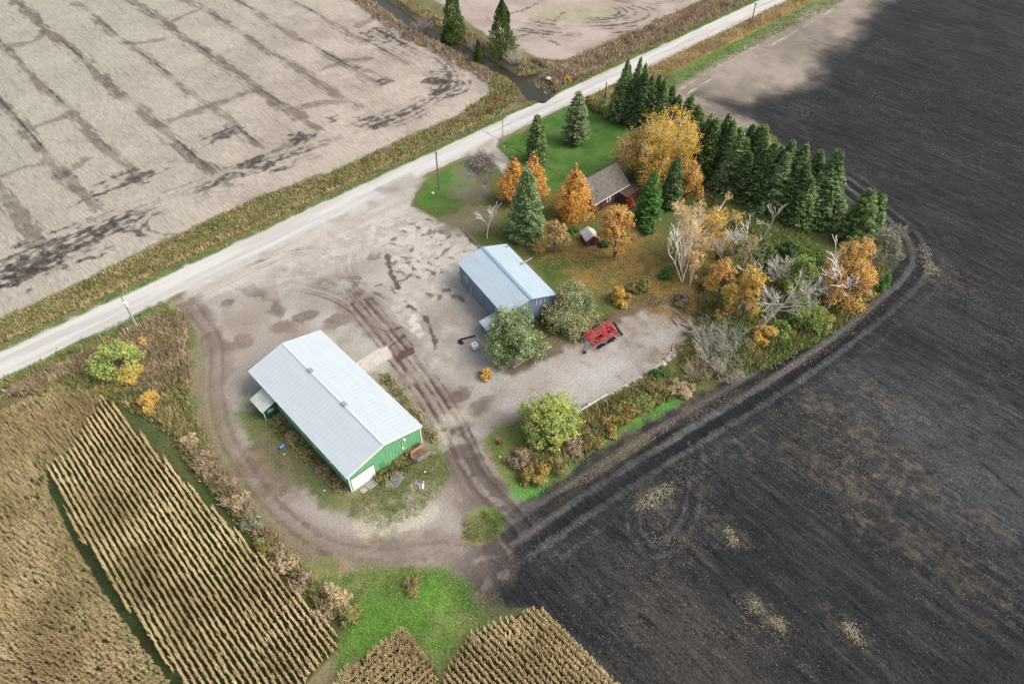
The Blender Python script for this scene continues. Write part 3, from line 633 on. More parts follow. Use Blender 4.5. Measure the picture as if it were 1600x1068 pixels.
VALL = np.stack([GX, GY, HT], -1).reshape(-1, 3)
for k, nm in enumerate(REGN):
    fq = quads[freg == k]
    if not len(fq): continue
    used, inv = np.unique(fq, return_inverse=True)
    me = np_mesh(nm, VALL[used], inv.reshape(-1, 4))
    o = link(nm, me, MG, smooth=True); o['kind'] = 'structure'
    for an, arr in (('tint', COLR), ('detail', DET)):
        ca = me.color_attributes.new(an, 'FLOAT_COLOR', 'POINT')
        buf = np.ones((len(used), 4), np.float32); buf[:, :3] = arr.reshape(-1, 3)[used]
        ca.data.foreach_set('color', buf.ravel())
# water in the stream
def water_mat():
    m, nt, b = new_mat('stream water')
    b.inputs['Base Color'].default_value = (.03, .027, .017, 1); b.inputs['Roughness'].default_value = .15; b.inputs['Specular IOR Level'].default_value = .12
    n = nt.nodes.new('ShaderNodeTexNoise'); n.inputs['Scale'].default_value = 3; bp = nt.nodes.new('ShaderNodeBump'); bp.inputs['Strength'].default_value = .05
    nt.links.new(n.outputs[0], bp.inputs['Height']); nt.links.new(bp.outputs[0], b.inputs['Normal'])
    return m
q = Q(); lft = offset(STREAM, 4.5); rgt = offset(STREAM, -4.5)
for i in range(len(STREAM) - 1):
    q.add([(*lft[i], -1.0), (*rgt[i], -1.0), (*rgt[i + 1], -1.0), (*lft[i + 1], -1.0)], [(3, 2, 1, 0)])
cx, cy = at(838, 133)
q.add([(cx - 11, cy - 8, -.996), (cx + 11, cy - 8, -.996), (cx + 11, cy + 11, -.996), (cx - 11, cy + 11, -.996)], [(0, 1, 2, 3)])
tag(q.build('stream_water', water_mat()), kind='structure')
# ------------------------------------------------------------------ buildings
WHITE = plain('white paint', S(232, 233, 232, .78), .5, amp=.08)
OFFW = plain('weathered white', S(214, 212, 206, .75), .7, amp=.15, scale=2)
DARKG = plain('dark glass', (.02, .025, .03), .15, amp=.1)
GREYM = plain('galvanised steel', S(170, 174, 176), .4, metal=.5, amp=.15)
BLACKR = plain('black rubber', (.018, .018, .018), .8, amp=.3, scale=4)
WOODG = plain('grey weathered wood', S(158, 150, 144), .85, amp=.3, scale=3)
WOODB = plain('brown planks', S(146, 112, 98), .85, amp=.25, scale=2.5)
POLEW = plain('pole wood', S(132, 126, 120), .9, amp=.2, scale=3)

def gable(root, W, L, he, hr, over, wall_m, roof_m, wallname='wall', roofname='roof', th=.14, base=-.3):
    w, l = W / 2, L / 2; q = Q()
    for x0, y0, x1, y1 in ((-w, -l, -w, l), (w, l, w, -l)):
        q.add([(x0, y0, base), (x1, y1, base), (x1, y1, he), (x0, y0, he)], [(3, 2, 1, 0)])
    for y, f in ((-l, 1), (l, -1)):
        q.add([(-w, y, base), (0, y, base), (0, y, hr), (-w, y, he)], [(0, 1, 2, 3)[::f]])
        q.add([(0, y, base), (w, y, base), (w, y, he), (0, y, hr)], [(0, 1, 2, 3)[::f]])
    q.build(wallname, wall_m, root)
    sl = (hr - he) / w; q = Q(); lo = l + over
    for s in (-1, 1):
        xe = s * (w + over); ze = he - sl * over + .02; zr = hr + .02
        c = [(0, -lo), (xe, -lo), (xe, lo), (0, lo)]
        z0 = [zr, ze, ze, zr]
        if s < 0: c = c[::-1]; z0 = z0[::-1]
        q.hexa(c, z0, [z + th for z in z0])
    return q.build(roofname, roof_m, root)
def wall_box(root, name, m, x, y, z, dx, dy, dz):
    q = Q(); q.box((x - dx / 2, y - dy / 2, z - dz / 2), (x + dx / 2, y + dy / 2, z + dz / 2)); return q.build(name, m, root)

# the long green barn
BARN_A = .754
barn = empty('barn', (-30.426, 78.38, 0), BARN_A, 'long green barn with a pale metal roof, white sliding door and small lean-to porch', 'barn')
GREENW = ribbed('green sheet wall', S(128, 196, 142), 0, .6, .12, .5, .15, .4)
BROOF = ribbed('pale steel roof', S(203, 212, 215), math.pi / 2, .9, .03, .5, .06, .4, .3)
gable(barn, 14.0, 29.6, 4.42, 6.15, .36, GREENW, BROOF)
q = Q()
for sx in (-1, 1):
    for sy in (-1, 1):
        q.box((sx * 7.02 - .09, sy * 14.83 - .09, -.1), (sx * 7.02 + .09, sy * 14.83 + .09, 4.3))
for sy in (-1, 1):
    q.bar((-7.3, sy * 15.19, 4.36), (0, sy * 15.19, 6.19), .06, .24); q.bar((0, sy * 15.19, 6.19), (7.3, sy * 15.19, 4.36), .06, .24)
for sx in (-1, 1): q.bar((sx * 7.395, -15.14, 4.38), (sx * 7.395, 15.14, 4.38), .05, .2)
q.build('trim', WHITE, barn)
q = Q(); q.bar((-.13, -15.15, 6.335), (-.13, 15.15, 6.335), .3, .03); q.bar((.13, -15.15, 6.337), (.13, 15.15, 6.337), .3, .03); q.build('ridge_cap', plain('ridge cap', S(214, 224, 226), .4, amp=.06), barn)
for y in (6.1, -4.1):
    q = Q(); q.box((-.27, y - .5, 6.2), (.27, y + .5, 6.46)); q.bar((-.33, y, 6.49), (.33, y, 6.49), 1.12, .05)
    q.build('ridge_vent', plain('vent grey', S(150, 165, 172), .5, amp=.12), barn)
d = wall_box(barn, 'sliding_door', WHITE, -4.62, -14.9, 1.5, 4.3, .08, 3.1)
q = Q(); q.bar((-6.9, -14.96, 3.16), (-2.2, -14.96, 3.16), .1, .12); q.build('door_rail', GREYM, d)
for x in (-.9,):
    dd = wall_box(barn, 'man_door', plain('green door', S(100, 166, 118), .5, amp=.1), x, -14.85, 1.05, .95, .06, 2.05)
    wall_box(dd, 'handle', GREYM, x + .36, -14.9, 1.05, .08, .04, .12)
q = Q(); q.tube([(3.3, -14.88, 3.9), (3.3, -14.88, 2.0)], [.05, .05], 5); q.box((3.12, -15.0, 1.75), (3.46, -14.82, 2.05)); q.box((3.55, -15.15, 3.75), (3.95, -14.82, 4.0))
q.build('conduit', WHITE, barn)
for y in (-.7, -4.6, -9.0, -13.1):
    w_ = wall_box(barn, 'window', WHITE, -7.04, y, 2.5, .1, 1.25, .95)
    wall_box(w_, 'pane', plain('pale glass', S(196, 208, 208), .2, amp=.1), -7.1, y, 2.5, .03, 1.0, .7)
# lean-to porch of the barn
q = Q(); DG = ribbed('dark green wall', S(40, 104, 84), 0, .6, .1, .5, .12, .3)
q.hexa([(-9.62, 7.2), (-7.0, 7.2), (-7.0, 10.95), (-9.62, 10.95)], -.3, [2.32, 3.1, 3.1, 2.32]); pw = q.build('porch_wall', DG, barn)
q = Q(); q.hexa([(-9.95, 6.95), (-7.05, 6.95), (-7.05, 11.15), (-9.95, 11.15)], [2.3, 3.18, 3.18, 2.3], [2.42, 3.3, 3.3, 2.42])
q.build('porch_roof', plain('stained roof sheet', S(204, 208, 198), .5, amp=.3, scale=.45), barn)
fr = wall_box(barn, 'porch_window', WHITE, -8.35, 7.17, 1.55, .95, .08, .62)
wall_box(fr, 'pane', DARKG, -8.57, 7.12, 1.55, .32, .04, .36); wall_box(fr, 'pane', DARKG, -8.13, 7.12, 1.55, .32, .04, .36)
q = Q(); q.box((-9.7, 7.12, -.1), (-9.6, 7.24, 2.3)); q.build('corner_trim', WHITE, barn)

# the blue grey shed
SHED_A = .556
shed = empty('shed', (-1.226, 108.303, 0), SHED_A, 'blue grey metal shed with a pale blue gable roof and stovepipe, behind the silvery willow', 'shed')
BLW = ribbed('blue grey wall', S(128, 146, 162), 0, .6, .14, .6, .25, .4, .9)
BLR = ribbed('pale blue roof', S(188, 204, 213), math.pi / 2, .9, .03, .5, .08, .4, .3)
gable(shed, 11.1, 17.8, 5.05, 6.6, .3, BLW, BLR)
q = Q(); q.bar((-.14, -9.15, 6.79), (-.14, 9.15, 6.79), .32, .03); q.bar((.14, -9.15, 6.793), (.14, 9.15, 6.793), .32, .03)
q.build('ridge_cap', plain('blue cap', S(140, 166, 184), .45, amp=.08), shed)
BTR = plain('blue trim', S(120, 146, 168), .5, amp=.1)
for sy in (-1, 1):
    q = Q(); q.bar((-5.8, sy * 9.23, 5.0), (0, sy * 9.23, 6.63), .05, .2); q.bar((0, sy * 9.23, 6.63), (5.8, sy * 9.23, 5.0), .05, .2); q.build('trim', BTR, shed)
w_ = wall_box(shed, 'window', WHITE, -5.6, 6.0, 2.9, .1, 1.05, .85); wall_box(w_, 'pane', DARKG, -5.66, 6.0, 2.9, .03, .75, .55)
dd = wall_box(shed, 'door', plain('grey door', S(150, 160, 168), .6, amp=.12), -5.58, 4.4, 1.05, .08, 1.0, 2.1); wall_box(dd, 'handle', GREYM, -5.64, 4.1, 1.05, .05, .1, .12)
PST = plain('worn white streak', S(190, 198, 204), .7, amp=.3, scale=3)
for x, z0, z1 in ((-2.6, 4.2, 5.5), (-1.6, 4.6, 5.8), (-.7, 4.9, 5.9), (1.4, 4.4, 5.9), (2.3, 3.8, 5.6), (3.2, 4.3, 5.4)):
    q = Q(); q.box((x - .12, -8.96, z0), (x + .12, -8.9, z1)); q.build('paint_streak', PST, shed)
q = Q(); q.tube([(5.3, 7.9, 4.9), (5.3, 7.9, 6.0)], [.13, .13], 8); q.tube([(5.3, 7.9, 6.0), (5.3, 7.9, 6.16)], [.24, .2], 8); q.build('vent_pipe', GREYM, shed)
q = Q(); q.tube([(4.7, 1.7, 5.3), (4.9, 1.7, 5.55), (7.3, 1.95, 5.75)], [.14, .14, .14], 8); q.tube([(7.3, 1.95, 5.75), (7.35, 1.95, 5.76)], [.2, .2], 8); q.box((4.5, 1.45, 5.25), (4.95, 1.95, 5.6)); q.build('stovepipe', GREYM, shed)
q = Q(); q.hexa([(-9.0, -8.0), (-5.5, -8.0), (-5.5, -5.4), (-9.0, -5.4)], -.3, [2.25, 2.85, 2.85, 2.25]); q.build('lean_to_wall', BLW, shed)
q = Q(); q.hexa([(-9.25, -8.25), (-5.58, -8.25), (-5.58, -5.2), (-9.25, -5.2)], [2.22, 2.88, 2.88, 2.22], [2.34, 3.0, 3.0, 2.34]); q.build('lean_to_roof', BLR, shed)

# the house with the brown roof
h0 = (18.44, 135.94)
house = empty('house', (h0[0], h0[1], 0), GA, 'brown roofed house with dark red walls, half hidden under the big yellow tree', 'house')
HW = plain('dark red brick', S(112, 62, 70), .8, amp=.2, scale=2.5, bump=.2)
HR = plain('brown shingles', S(118, 110, 101), .9, amp=.32, scale=1.2, bump=.4)
q = Q(); L_, Wd = 12.4, 8.6
q.add([(.3, .3, -.2), (L_ - .3, .3, -.2), (L_ - .3, .3, 2.9), (.3, .3, 2.9)], [(0, 1, 2, 3)]); q.add([(.3, Wd - .3, -.2), (L_ - .3, Wd - .3, -.2), (L_ - .3, Wd - .3, 2.9), (.3, Wd - .3, 2.9)], [(3, 2, 1, 0)])
for x, f in ((.3, -1), (L_ - .3, 1)):
    q.add([(x, .3, -.2), (x, Wd / 2, -.2), (x, Wd / 2, 6.7), (x, .3, 2.95)], [(0, 1, 2, 3)[::f]]); q.add([(x, Wd / 2, -.2), (x, Wd - .3, -.2), (x, Wd - .3, 2.95), (x, Wd / 2, 6.7)], [(0, 1, 2, 3)[::f]])
q.build('wall', HW, house)
q = Q(); q.hexa([(0, -.1), (L_, -.1), (L_, Wd / 2), (0, Wd / 2)], [2.75, 2.75, 6.75, 6.75], [2.93, 2.93, 6.95, 6.95]); q.hexa([(0, Wd / 2), (L_, Wd / 2), (L_, Wd + .1), (0, Wd + .1)], [6.75, 6.75, 2.75, 2.75], [6.95, 6.95, 2.93, 2.93])
rf = q.build('roof', HR, house)
q = Q(); q.tube([(2.6, 1.6, 4.2), (2.6, 1.6, 5.1)], [.09, .09], 6); q.build('vent_pipe', BLACKR, rf)
q = Q(); q.bar((0, -.17, 2.83), (L_, -.17, 2.83), .1, .16); q.build('gutter', WHITE, house)
for x in (5.6, 9.2):
    w_ = wall_box(house, 'window', WHITE, x, .26, 1.75, 1.3, .1, 1.2); wall_box(w_, 'pane', DARKG, x, .2, 1.75, .5, .05, .9)
dd = wall_box(house, 'door', plain('brown door', S(92, 58, 44), .6), 3.2, .26, 1.05, .95, .08, 2.1); wall_box(dd, 'handle', GREYM, 3.55, .2, 1.05, .06, .06, .1)
q = Q(); q.hexa([(8.6, -2.4), (L_ + 1.0, -2.4), (L_ + 1.0, .25), (8.6, .25)], -.2, [2.3, 2.3, 2.6, 2.6]); q.build('wing_wall', HW, house)
q = Q(); q.hexa([(8.4, -2.7), (L_ + 1.3, -2.7), (L_ + 1.3, -.12), (8.4, -.12)], [2.35, 2.35, 2.6, 2.6], [2.45, 2.45, 2.7, 2.7]); q.build('wing_roof', plain('dark red roof', S(96, 70, 62), .85, amp=.25), house)

# small garden shed
gs = empty('garden_shed', (*at(921, 377), 0), R(18), 'tiny dark red garden shed with one white roof slope in front of the house', 'shed')
gable(gs, 3.0, 3.2, 1.7, 2.7, .2, HW, plain('small white roof', S(214, 212, 204), .6, amp=.12), th=.08)
wall_box(gs, 'door', plain('dark door', S(56, 48, 46), .7), 0, -1.62, .85, .9, .06, 1.6)

# ------------------------------------------------------------------ things in the yard
def disc_obj(root, name, m, c, ax, r, th, n=14, ri=0): q = Q(); q.disc(c, ax, r, th, n, ri); return q.build(name, m, root)
RED = plain('red implement paint', S(206, 34, 42), .45, amp=.15, scale=3)
REDD = plain('darker red paint', S(168, 30, 36), .5, amp=.2, scale=3)
hx, hy = at(938, 532)
har = empty('disc_harrow', (hx + .3, hy + .4, 0), R(33), 'red folded disc harrow standing on the gravel pad', 'farm implement')
q = Q()
for y in (-1.1, -.35, .4): q.bar((-3.0, y, .95), (3.1, y, .95), .13, .2)
for x in (-2.9, -1.2, .6, 2.2, 3.0): q.bar((x, -1.2, 1.0), (x, 1.3, 1.0), .13, .18)
q.build('frame', RED, har)
for y, z in ((1.35, 1.9), (.55, 1.75)):
    q = Q(); q.bar((-3.5, y, z), (3.1, y + .12, z), .18, .22); q.bar((-2.6, y, z), (-2.6, y - .35, .95), .14, .16); q.bar((1.9, y, z), (1.9, y - .35, .95), .14, .16)
    for x in (-1.6, -.2, 1.2, 2.6): q.bar((x, y, z), (x, y - .4, z - .25), .12, .14)
    q.build('wing_frame', RED, har)
q = Q(); q.hexa([(.2, -.75), (1.2, -.75), (1.2, .1), (.2, .1)], 1.1, 1.3); q.build('deck_panel', RED, har); q = Q(); q.hexa([(-2.3, -1.3), (-1.3, -1.3), (-1.3, -.6), (-2.3, -.6)], 1.05, 1.3); q.build('deck_panel', REDD, har)
q = Q(); q.bar((-2.9, -.9, .8), (-4.9, -1.0, .45), .16, .18); q.bar((-2.9, .2, .8), (-4.9, -.9, .45), .14, .16); q.build('drawbar', plain('grey drawbar', S(120, 128, 132), .5), har)
disc_obj(har, 'jack_wheel', BLACKR, (-5.0, -1.2, .3), (.3, 1, 0), .32, .25)
for gx, gy, n in ((-2.2, -1.7, 5), (-1.0, .1, 5), (.4, -1.55, 6), (1.9, .6, 5)):
    q = Q(); q.bar((gx, gy, .55), (gx + .3 * n, gy + .12, .55), .07, .07)
    for k in range(n): q.disc((gx + .3 * k, gy + .04 * k, .45), (1, .35, 0), .34, .06, 10)
    q.build('disc_gang', plain('dark disc steel', S(52, 48, 48), .5, metal=.4), har)
for x, y, z in ((-3.6, 1.55, .5), (-2.9, 1.9, 1.5), (-.5, 1.95, 1.7), (.3, 2.05, 1.75), (2.6, 2.2, 1.9), (1.7, .35, 1.65), (-.4, -1.75, .45), (1.7, -1.7, .45)):
    t_ = disc_obj(har, 'wheel', BLACKR, (x, y, z), (.25, 1, .3), .42, .26, 16, .2); disc_obj(t_, 'rim', OFFW, (x, y, z), (.25, 1, .3), .22, .28, 12)
q = Q(); q.tube([(3.6, -1.6, .5), (3.75, 0, .75), (4.1, 1.6, 1.1)], [.22, .22, .22], 8)
for t in np.linspace(0, 1, 7): q.disc((3.62 + .42 * t, -1.5 + 3 * t, .52 + .5 * t), (.1, 1, .2), .34, .05, 10)
q.build('rear_roller', plain('black roller', (.02, .02, .022), .6), har)
for a_, b_ in (((3.1, -.9, 1.0), (3.65, -.9, .6)), ((3.1, .6, 1.1), (3.85, .7, .9))):
    q = Q(); q.bar(a_, b_, .12, .12); q.build('roller_arm', REDD, har)

# tote tank
tx, ty = at(742, 544)
tote = empty('tote_tank', (tx, ty, 0), R(32), 'white plastic liquid tote in a cage beside the silvery willow', 'tank')
q = Q(); q.box((-.5, -.6, .16), (.5, .6, 1.12)); bo = q.build('bottle', plain('white poly', S(238, 240, 242, .85), .4, amp=.05), tote)
q = Q(); q.disc((0, 0, 1.15), (0, 0, 1), .17, .09, 12); q.build('lid', BLACKR, bo)
q = Q()
for z in (.3, .72, 1.14):
    for a_, b_ in (((-.53, -.63), (.53, -.63)), ((.53, -.63), (.53, .63)), ((.53, .63), (-.53, .63)), ((-.53, .63), (-.53, -.63))): q.bar((*a_, z), (*b_, z), .025, .025)
for x in (-.53, 0, .53):
    for y in (-.63, .63): q.bar((x, y, .1), (x, y, 1.15), .03, .03)
q.build('cage', OFFW, tote)
q = Q(); q.box((-.52, -.62, 0), (.52, .62, .06))
for x in (-.42, 0, .42): q.box((x - .08, -.6, .063), (x + .08, .6, .155))
q.build('pallet_base', WOODG, tote)

# blue barrel lying in the grass
bx, by = at(441, 699)
bar_ = empty('barrel', (bx, by, 0), R(48), 'blue plastic barrel lying in the grass left of the green barn', 'barrel')
q = Q(); q.disc((0, 0, .3), (1, 0, 0), .3, .9, 16); q.build('shell', plain('blue plastic', S(70, 112, 190), .35, amp=.08), bar_)
q = Q(); q.disc((-.2, 0, .3), (1, 0, 0), .325, .06, 16, .28); q.disc((.2, 0, .3), (1, 0, 0), .325, .06, 16, .28); q.build('hoop', plain('pale blue', S(150, 180, 226), .4), bar_)

# wooden wagon box by the barn's end wall
wx, wy = at(657, 713)
wag = empty('wagon_box', (wx, wy, 0), R(40), 'open brown wooden wagon box with a pointed end beside the barn wall', 'wagon')
q = Q(); o_ = [(-1.7, 0), (-1.1, -.95), (1.5, -.95), (1.5, .95), (-1.1, .95)]
q.hexa([(-1.1, -.9), (1.5, -.9), (1.5, .9), (-1.1, .9)], .5, .6); q.hexa([(-1.68, -.05), (-1.1, -.9), (-1.1, .9), (-1.68, .05)], .5, .598)
q.build('floor', plain('reddish boards', S(150, 112, 100), .85, amp=.25, scale=2), wag)
for i, (p, r_) in enumerate(zip(o_, o_[1:] + o_[:1])):
    if i == 2: continue
    q = Q(); q.bar((*p, .95), (*r_, .95), .08, .9); q.build('side_board', [WOODG, WOODG, None, plain('tan board', S(196, 160, 132), .8, amp=.15), WOODG][i], wag)
q = Q(); q.bar((-1.0, -1.03, 1.3), (1.5, -1.03, 1.3), .06, .1); q.bar((-1.0, -1.03, .62), (1.5, -1.03, .62), .06, .1)
for x in (-.6, .3, 1.2): q.bar((x, -1.03, .5), (x, -1.03, 1.42), .07, .09)
q.bar((-1.2, -.5, .35), (1.5, -.5, .35), .2, .26); q.bar((-1.2, .5, .35), (1.5, .5, .35), .2, .26)
q.build('stake', WOODG, wag)
for x in (-.7, 1.0):
    for y in (-.75, .75): disc_obj(wag, 'wheel', BLACKR, (x, y, .26), (0, 1, 0), .26, .18, 12)

# slatted pallets
def pallet(u, v, z, rz, label, tilt=0.0):
    x, y = at(u, v); p = empty('pallet', (x, y, z), rz, label, 'pallet', 'grey pallets stacked by the barn'); p.rotation_euler = (tilt, 0, rz)
    q = Q()
    for k in range(7): q.box((-.85 + k * .283 - .07, -.75, .12), (-.85 + k * .283 + .07, .75, .145))
    q.build('slat', WOODG, p)
    for y0 in (-.7, 0, .7):
        q = Q(); q.box((-.93, y0 - .05, .0), (.93, y0 + .05, .117)); q.build('stringer', WOODG, p)
pallet(619, 752, 0.02, R(62), 'grey slatted pallet lying lowest in the pile by the barn door')
pallet(621, 749, .2, R(48), 'grey slatted pallet turned askew in the middle of the pile by the barn door')
pallet(620, 746, .38, R(75), 'grey slatted pallet lying uppermost on the pile by the barn door')
pallet(612, 757, .04, R(20), 'grey slatted pallet slipped off the near corner of the pile', .12)
lx, ly = at(657, 758)
bp_ = empty('board_pile', (lx, ly, 0), R(-30), 'small heap of grey boards with one white plank in the grass', 'boards')
for k, (x, y, an, wd, l, m_) in enumerate(((-.5, .1, .3, .9, 1.2, WOODG), (.1, -.1, -.6, .8, 1.3, WOODG), (.45, .15, -1.0, .22, 1.5, WHITE), (-.2, .5, .1, .2, 1.0, WOODB))):
    q = Q(); c_, s_ = math.cos(an) * l / 2, math.sin(an) * l / 2; q.bar((x - c_, y - s_, .1 + .07 * k), (x + c_, y + s_, .14 + .07 * k), wd, .05); q.build('board', m_, bp_)
def slab(name, u, v, rz, dx, dy, h, m, label, cat, group=None, z=0):
    x, y = at(u, v); q = Q(); jig = [random.uniform(.85, 1.1) for _ in range(4)]
    q.hexa([(-dx / 2 * jig[0], -dy / 2), (dx / 2, -dy / 2 * jig[1]), (dx / 2 * jig[2], dy / 2), (-dx / 2, dy / 2 * jig[3])], z - .05, z + h)
    o = q.build(name, m, None); o.location = (x, y, 0); o.rotation_euler = (0, 0, rz); return tag(o, label, cat, group)
CON = plain('pale concrete', S(186, 176, 166), .9, amp=.2, scale=2, bump=.3); CON2 = plain('grey concrete', S(164, 156, 148), .9, amp=.2, scale=2, bump=.3)
slab('concrete_slab', 581, 758, R(44), 1.7, 1.2, .16, CON2, 'grey concrete slab on the grass before the white barn door', 'slab')
slab('concrete_slab', 569, 766, R(40), 1.1, .8, .12, CON, 'smaller pale concrete slab near the barn corner', 'slab')
# concrete ramp at the barn's far side
slab('loading_slab', 582, 563, GA, 6.6, 3.4, .14, plain('ramp concrete', S(208, 196, 186), .9, amp=.16, scale=1.2, bump=.3), 'pale concrete slab running out from the barn long side', 'slab')
xs_, ys_ = at(632, 553)
st_ = Q(); st_.hexa([(-2.1, -1.0), (1.9, -.75), (2.1, .75), (-.6, 1.0)], 0.0, [.05, .08, .1, .06])
rs = st_.build('rusty_sheet', plain('rusty brown sheet', S(96, 72, 62), .9, amp=.25, scale=1.5)); rs.location = (xs_, ys_, .01); rs.rotation_euler = (0, 0, R(33)); tag(rs, 'dark brown rusty sheet lying flat in the yard behind the barn', 'sheet')
# scrap beside the tote
sx_, sy_ = at(725, 530)
q = Q(); q.bar((-1.2, -.9, .15), (-.6, -.2, .15), .2, .2); q.bar((-.9, -.1, .2), (2.2, .35, .2), .22, .25); q.bar((-1.3, -.3, .12), (-.4, -.5, .12), .25, .2); q.disc((-.6, -1.0, .15), (0, .3, 1), .4, .16, 10, .2)
sp_ = q.build('scrap_iron', BLACKR); sp_.location = (sx_, sy_, 0); sp_.rotation_euler = (0, 0, R(12)); tag(sp_, 'black scrap iron bars lying on the dirt by the white tote', 'scrap')
# white frame under the willow, pieces
q = Q()
for p_, r_ in (((-.7, 0, .5), (.5, 0, .9)), ((-.7, 0, .5), (-.5, 0, 0)), ((-.5, 0, 0), (.2, 0, -.05)), ((.9, .1, 0), (1.0, .1, 1.1)), ((.5, 0, .9), (.4, 0, .2))): q.bar((p_[0], p_[1], p_[2] + .1), (r_[0], r_[1], r_[2] + .1), .14, .14)
wf = q.build('bent_frame', OFFW); wf.location = (*at(813, 558), 0); wf.rotation_euler = (0, 0, R(10)); tag(wf, 'white bent metal frame leaning by the willow trunks', 'frame')
# long white pole by the weeds
q = Q(); q.bar((10.5, 77.9, .25), (16.96, 82.64, .25), .22, .2); lp = q.build('timber_pole', OFFW); tag(lp, 'long whitish beam lying along the edge of the gravel pad', 'beam')
q = Q(); q.bar((12.2, 78.3, .15), (14.6, 79.2, .2), .12, .12); q.bar((14.9, 78.4, .15), (15.5, 79.9, .3), .14, .14); l2 = q.build('loose_plank', OFFW); tag(l2, 'short pale planks tossed in the weeds beside the tyre heap', 'plank')
for k, (dx, dy, z, ax) in enumerate(((0, 0, .18, (0, .1, 1)), (.6, .35, .18, (.2, 0, 1)), (.25, .2, .5, (.4, .2, 1)), (-.5, .45, .2, (0, .3, 1)))):
    t_ = Q(); t_.disc((0, 0, 0), ax, .5, .26, 16, .27); o = t_.build('tyre', BLACKR); o.location = (16.7 + dx, 80.0 + dy, z)
    tag(o, 'black tyre in the small heap by the long whitish beam', 'tyre', 'tyres heaped by the beam')
# small red machine in the grass
mx_, my_ = at(780, 692)
mc = empty('tiller', (mx_, my_, 0), R(120), 'small rusty red garden tiller in the grass wedge', 'machine')
q = Q(); q.box((-.4, -.22, .35), (.35, .22, .7)); q.build('engine', plain('rusty red', S(150, 84, 72), .7, amp=.3, scale=4), mc)
q = Q(); q.bar((.3, -.2, .6), (1.1, -.28, 1.0), .06, .06); q.bar((.3, .2, .6), (1.1, .28, 1.0), .06, .06); q.build('handlebar', plain('pale rust', S(190, 150, 138), .7), mc)
for y in (-.32, .32): disc_obj(mc, 'wheel', BLACKR, (-.1, y, .28), (0, 1, 0), .28, .14, 12)
# marker posts, mailbox, small white things
def post(u, v, h, m, label, name='marker_post', r=.07):
    x, y = at(u, v); q = Q(); q.tube([(0, 0, -.2), (0, 0, h)], [r, r * .9], 6); q.disc((0, 0, h), (0, 0, 1), r * 1.5, .05, 8)
    o = q.build(name, m); o.location = (x, y, 0); return tag(o, label, 'post')
post(788, 237, 1.6, plain('lime marker', S(190, 214, 90), .5), 'lime green marker post in the lawn by the house drive', r=.14)
post(751, 252, 1.5, WHITE, 'white marker stake at the corner of the drive and road', r=.09)
def stone(u, v, r, m, label, name='white_stone', group=None, cat='stone'):
    x, y = at(u, v); rg = np.random.default_rng(int(u * 7 + v)); q = Q(); n = 8
    rings = []
    for k, (zz, rr_) in enumerate(((0, .9), (.35, 1.0), (.7, .7), (.85, .15))):
        a_ = np.arange(n) * 2 * math.pi / n; rd = r * rr_ * (1 + .22 * rg.normal(size=n)); rings.append(np.stack([rd * np.cos(a_), rd * np.sin(a_) * .75, np.full(n, zz * r)], -1))
    V = np.concatenate(rings); F = [(k * n + j, k * n + (j + 1) % n, (k + 1) * n + (j + 1) % n, (k + 1) * n + j) for k in range(3) for j in range(n)]
    q.add(V, F); o = q.build(name, m); o.location = (x, y, -.05); return tag(o, label, cat, group)
WS = plain('whitish stone', S(222, 222, 210), .7, amp=.12)
stone(676, 302, .45, WS, 'pale flat stone in the grass by the utility pole near the road')
stone(857, 123, .8, plain('white drum', S(226, 228, 230), .5), 'white round boulder on the stream bank near the road')
stone(444, 709, .22, WS, 'small white stone beside the blue barrel')
stone(507, 766, .2, WS, 'small white stone in the dirt left of the barn corner')
stone(664, 737, .25, WS, 'white lump in the grass between the wagon box and boards')
stone(781, 713, .2, WS, 'small white stone near the red tiller')
stone(528, 764, .3, OFFW, 'white rubble lump at the barn corner')
stone(855, 545, .2, WS, 'white stone at the edge of the gravel pad by the willow')
stone(700, 424, .2, CON, 'pale stone left of the blue shed')
for k, (u, v, r) in enumerate(((905, 645, .4), (914, 636, .35), (921, 632, .45), (1043, 563, .7), (1038, 569, .5), (1052, 556, .5), (1000, 590, .4), (990, 596, .45), (978, 603, .4), (967, 609, .35), (957, 615, .3), (1010, 583, .5))):
    stone(u, v, r, CON if k % 2 else WS, 'chunk of broken concrete along the lower edge of the gravel pad', 'concrete_chunk', 'concrete chunks along the pad edge', 'rubble')
def strip_wall(name, px, w, h, m, label):
    P = [at(*p) for p in px]; q = Q()
    for a_, b_ in zip(P[:-1], P[1:]): q.bar((*a_, h / 2 - .05), (*b_, h / 2 - .05), w, h + .1)
    return tag(q.build(name, m), label, 'footing')
strip_wall('concrete_footing', ((802, 574), (826, 560), (862, 541)), .3, .1, CON, 'pale concrete footing along the upper edge of the gravel pad')
strip_wall('concrete_footing', ((940, 622), (968, 606), (1000, 588)), .32, .14, CON, 'pale concrete footing along the lower edge of the gravel pad')
strip_wall('concrete_footing', ((1016, 580), (1036, 566), (1050, 552)), .4, .18, CON, 'broken concrete footing at the right corner of the gravel pad')
for k, (u, v, an, l) in enumerate(((1064, 494, -.9, 3.2), (1070, 501, -.8, 2.8), (1074, 512, -.7, 3.0), (1055, 505, -1.2, 2.2), (1060, 536, .3, 2.2), (1052, 542, 1.2, 2.4), (1046, 552, .1, 2.6))):
    x, y = at(u, v); q = Q(); q.tube([(-l / 2, 0, .15), (0, .1, .2), (l / 2, -.05, .14)], [.12, .14, .08], 6); o = q.build('fallen_branch', plain('bare driftwood', S(186, 168, 150), .9, amp=.2) if k == 0 else bpy.data.materials['bare driftwood'])
    o.location = (x, y, 0); o.rotation_euler = (0, 0, an); tag(o, 'pale dead branch lying at the right end of the gravel pad', 'branch', 'dead branches at the pad end')

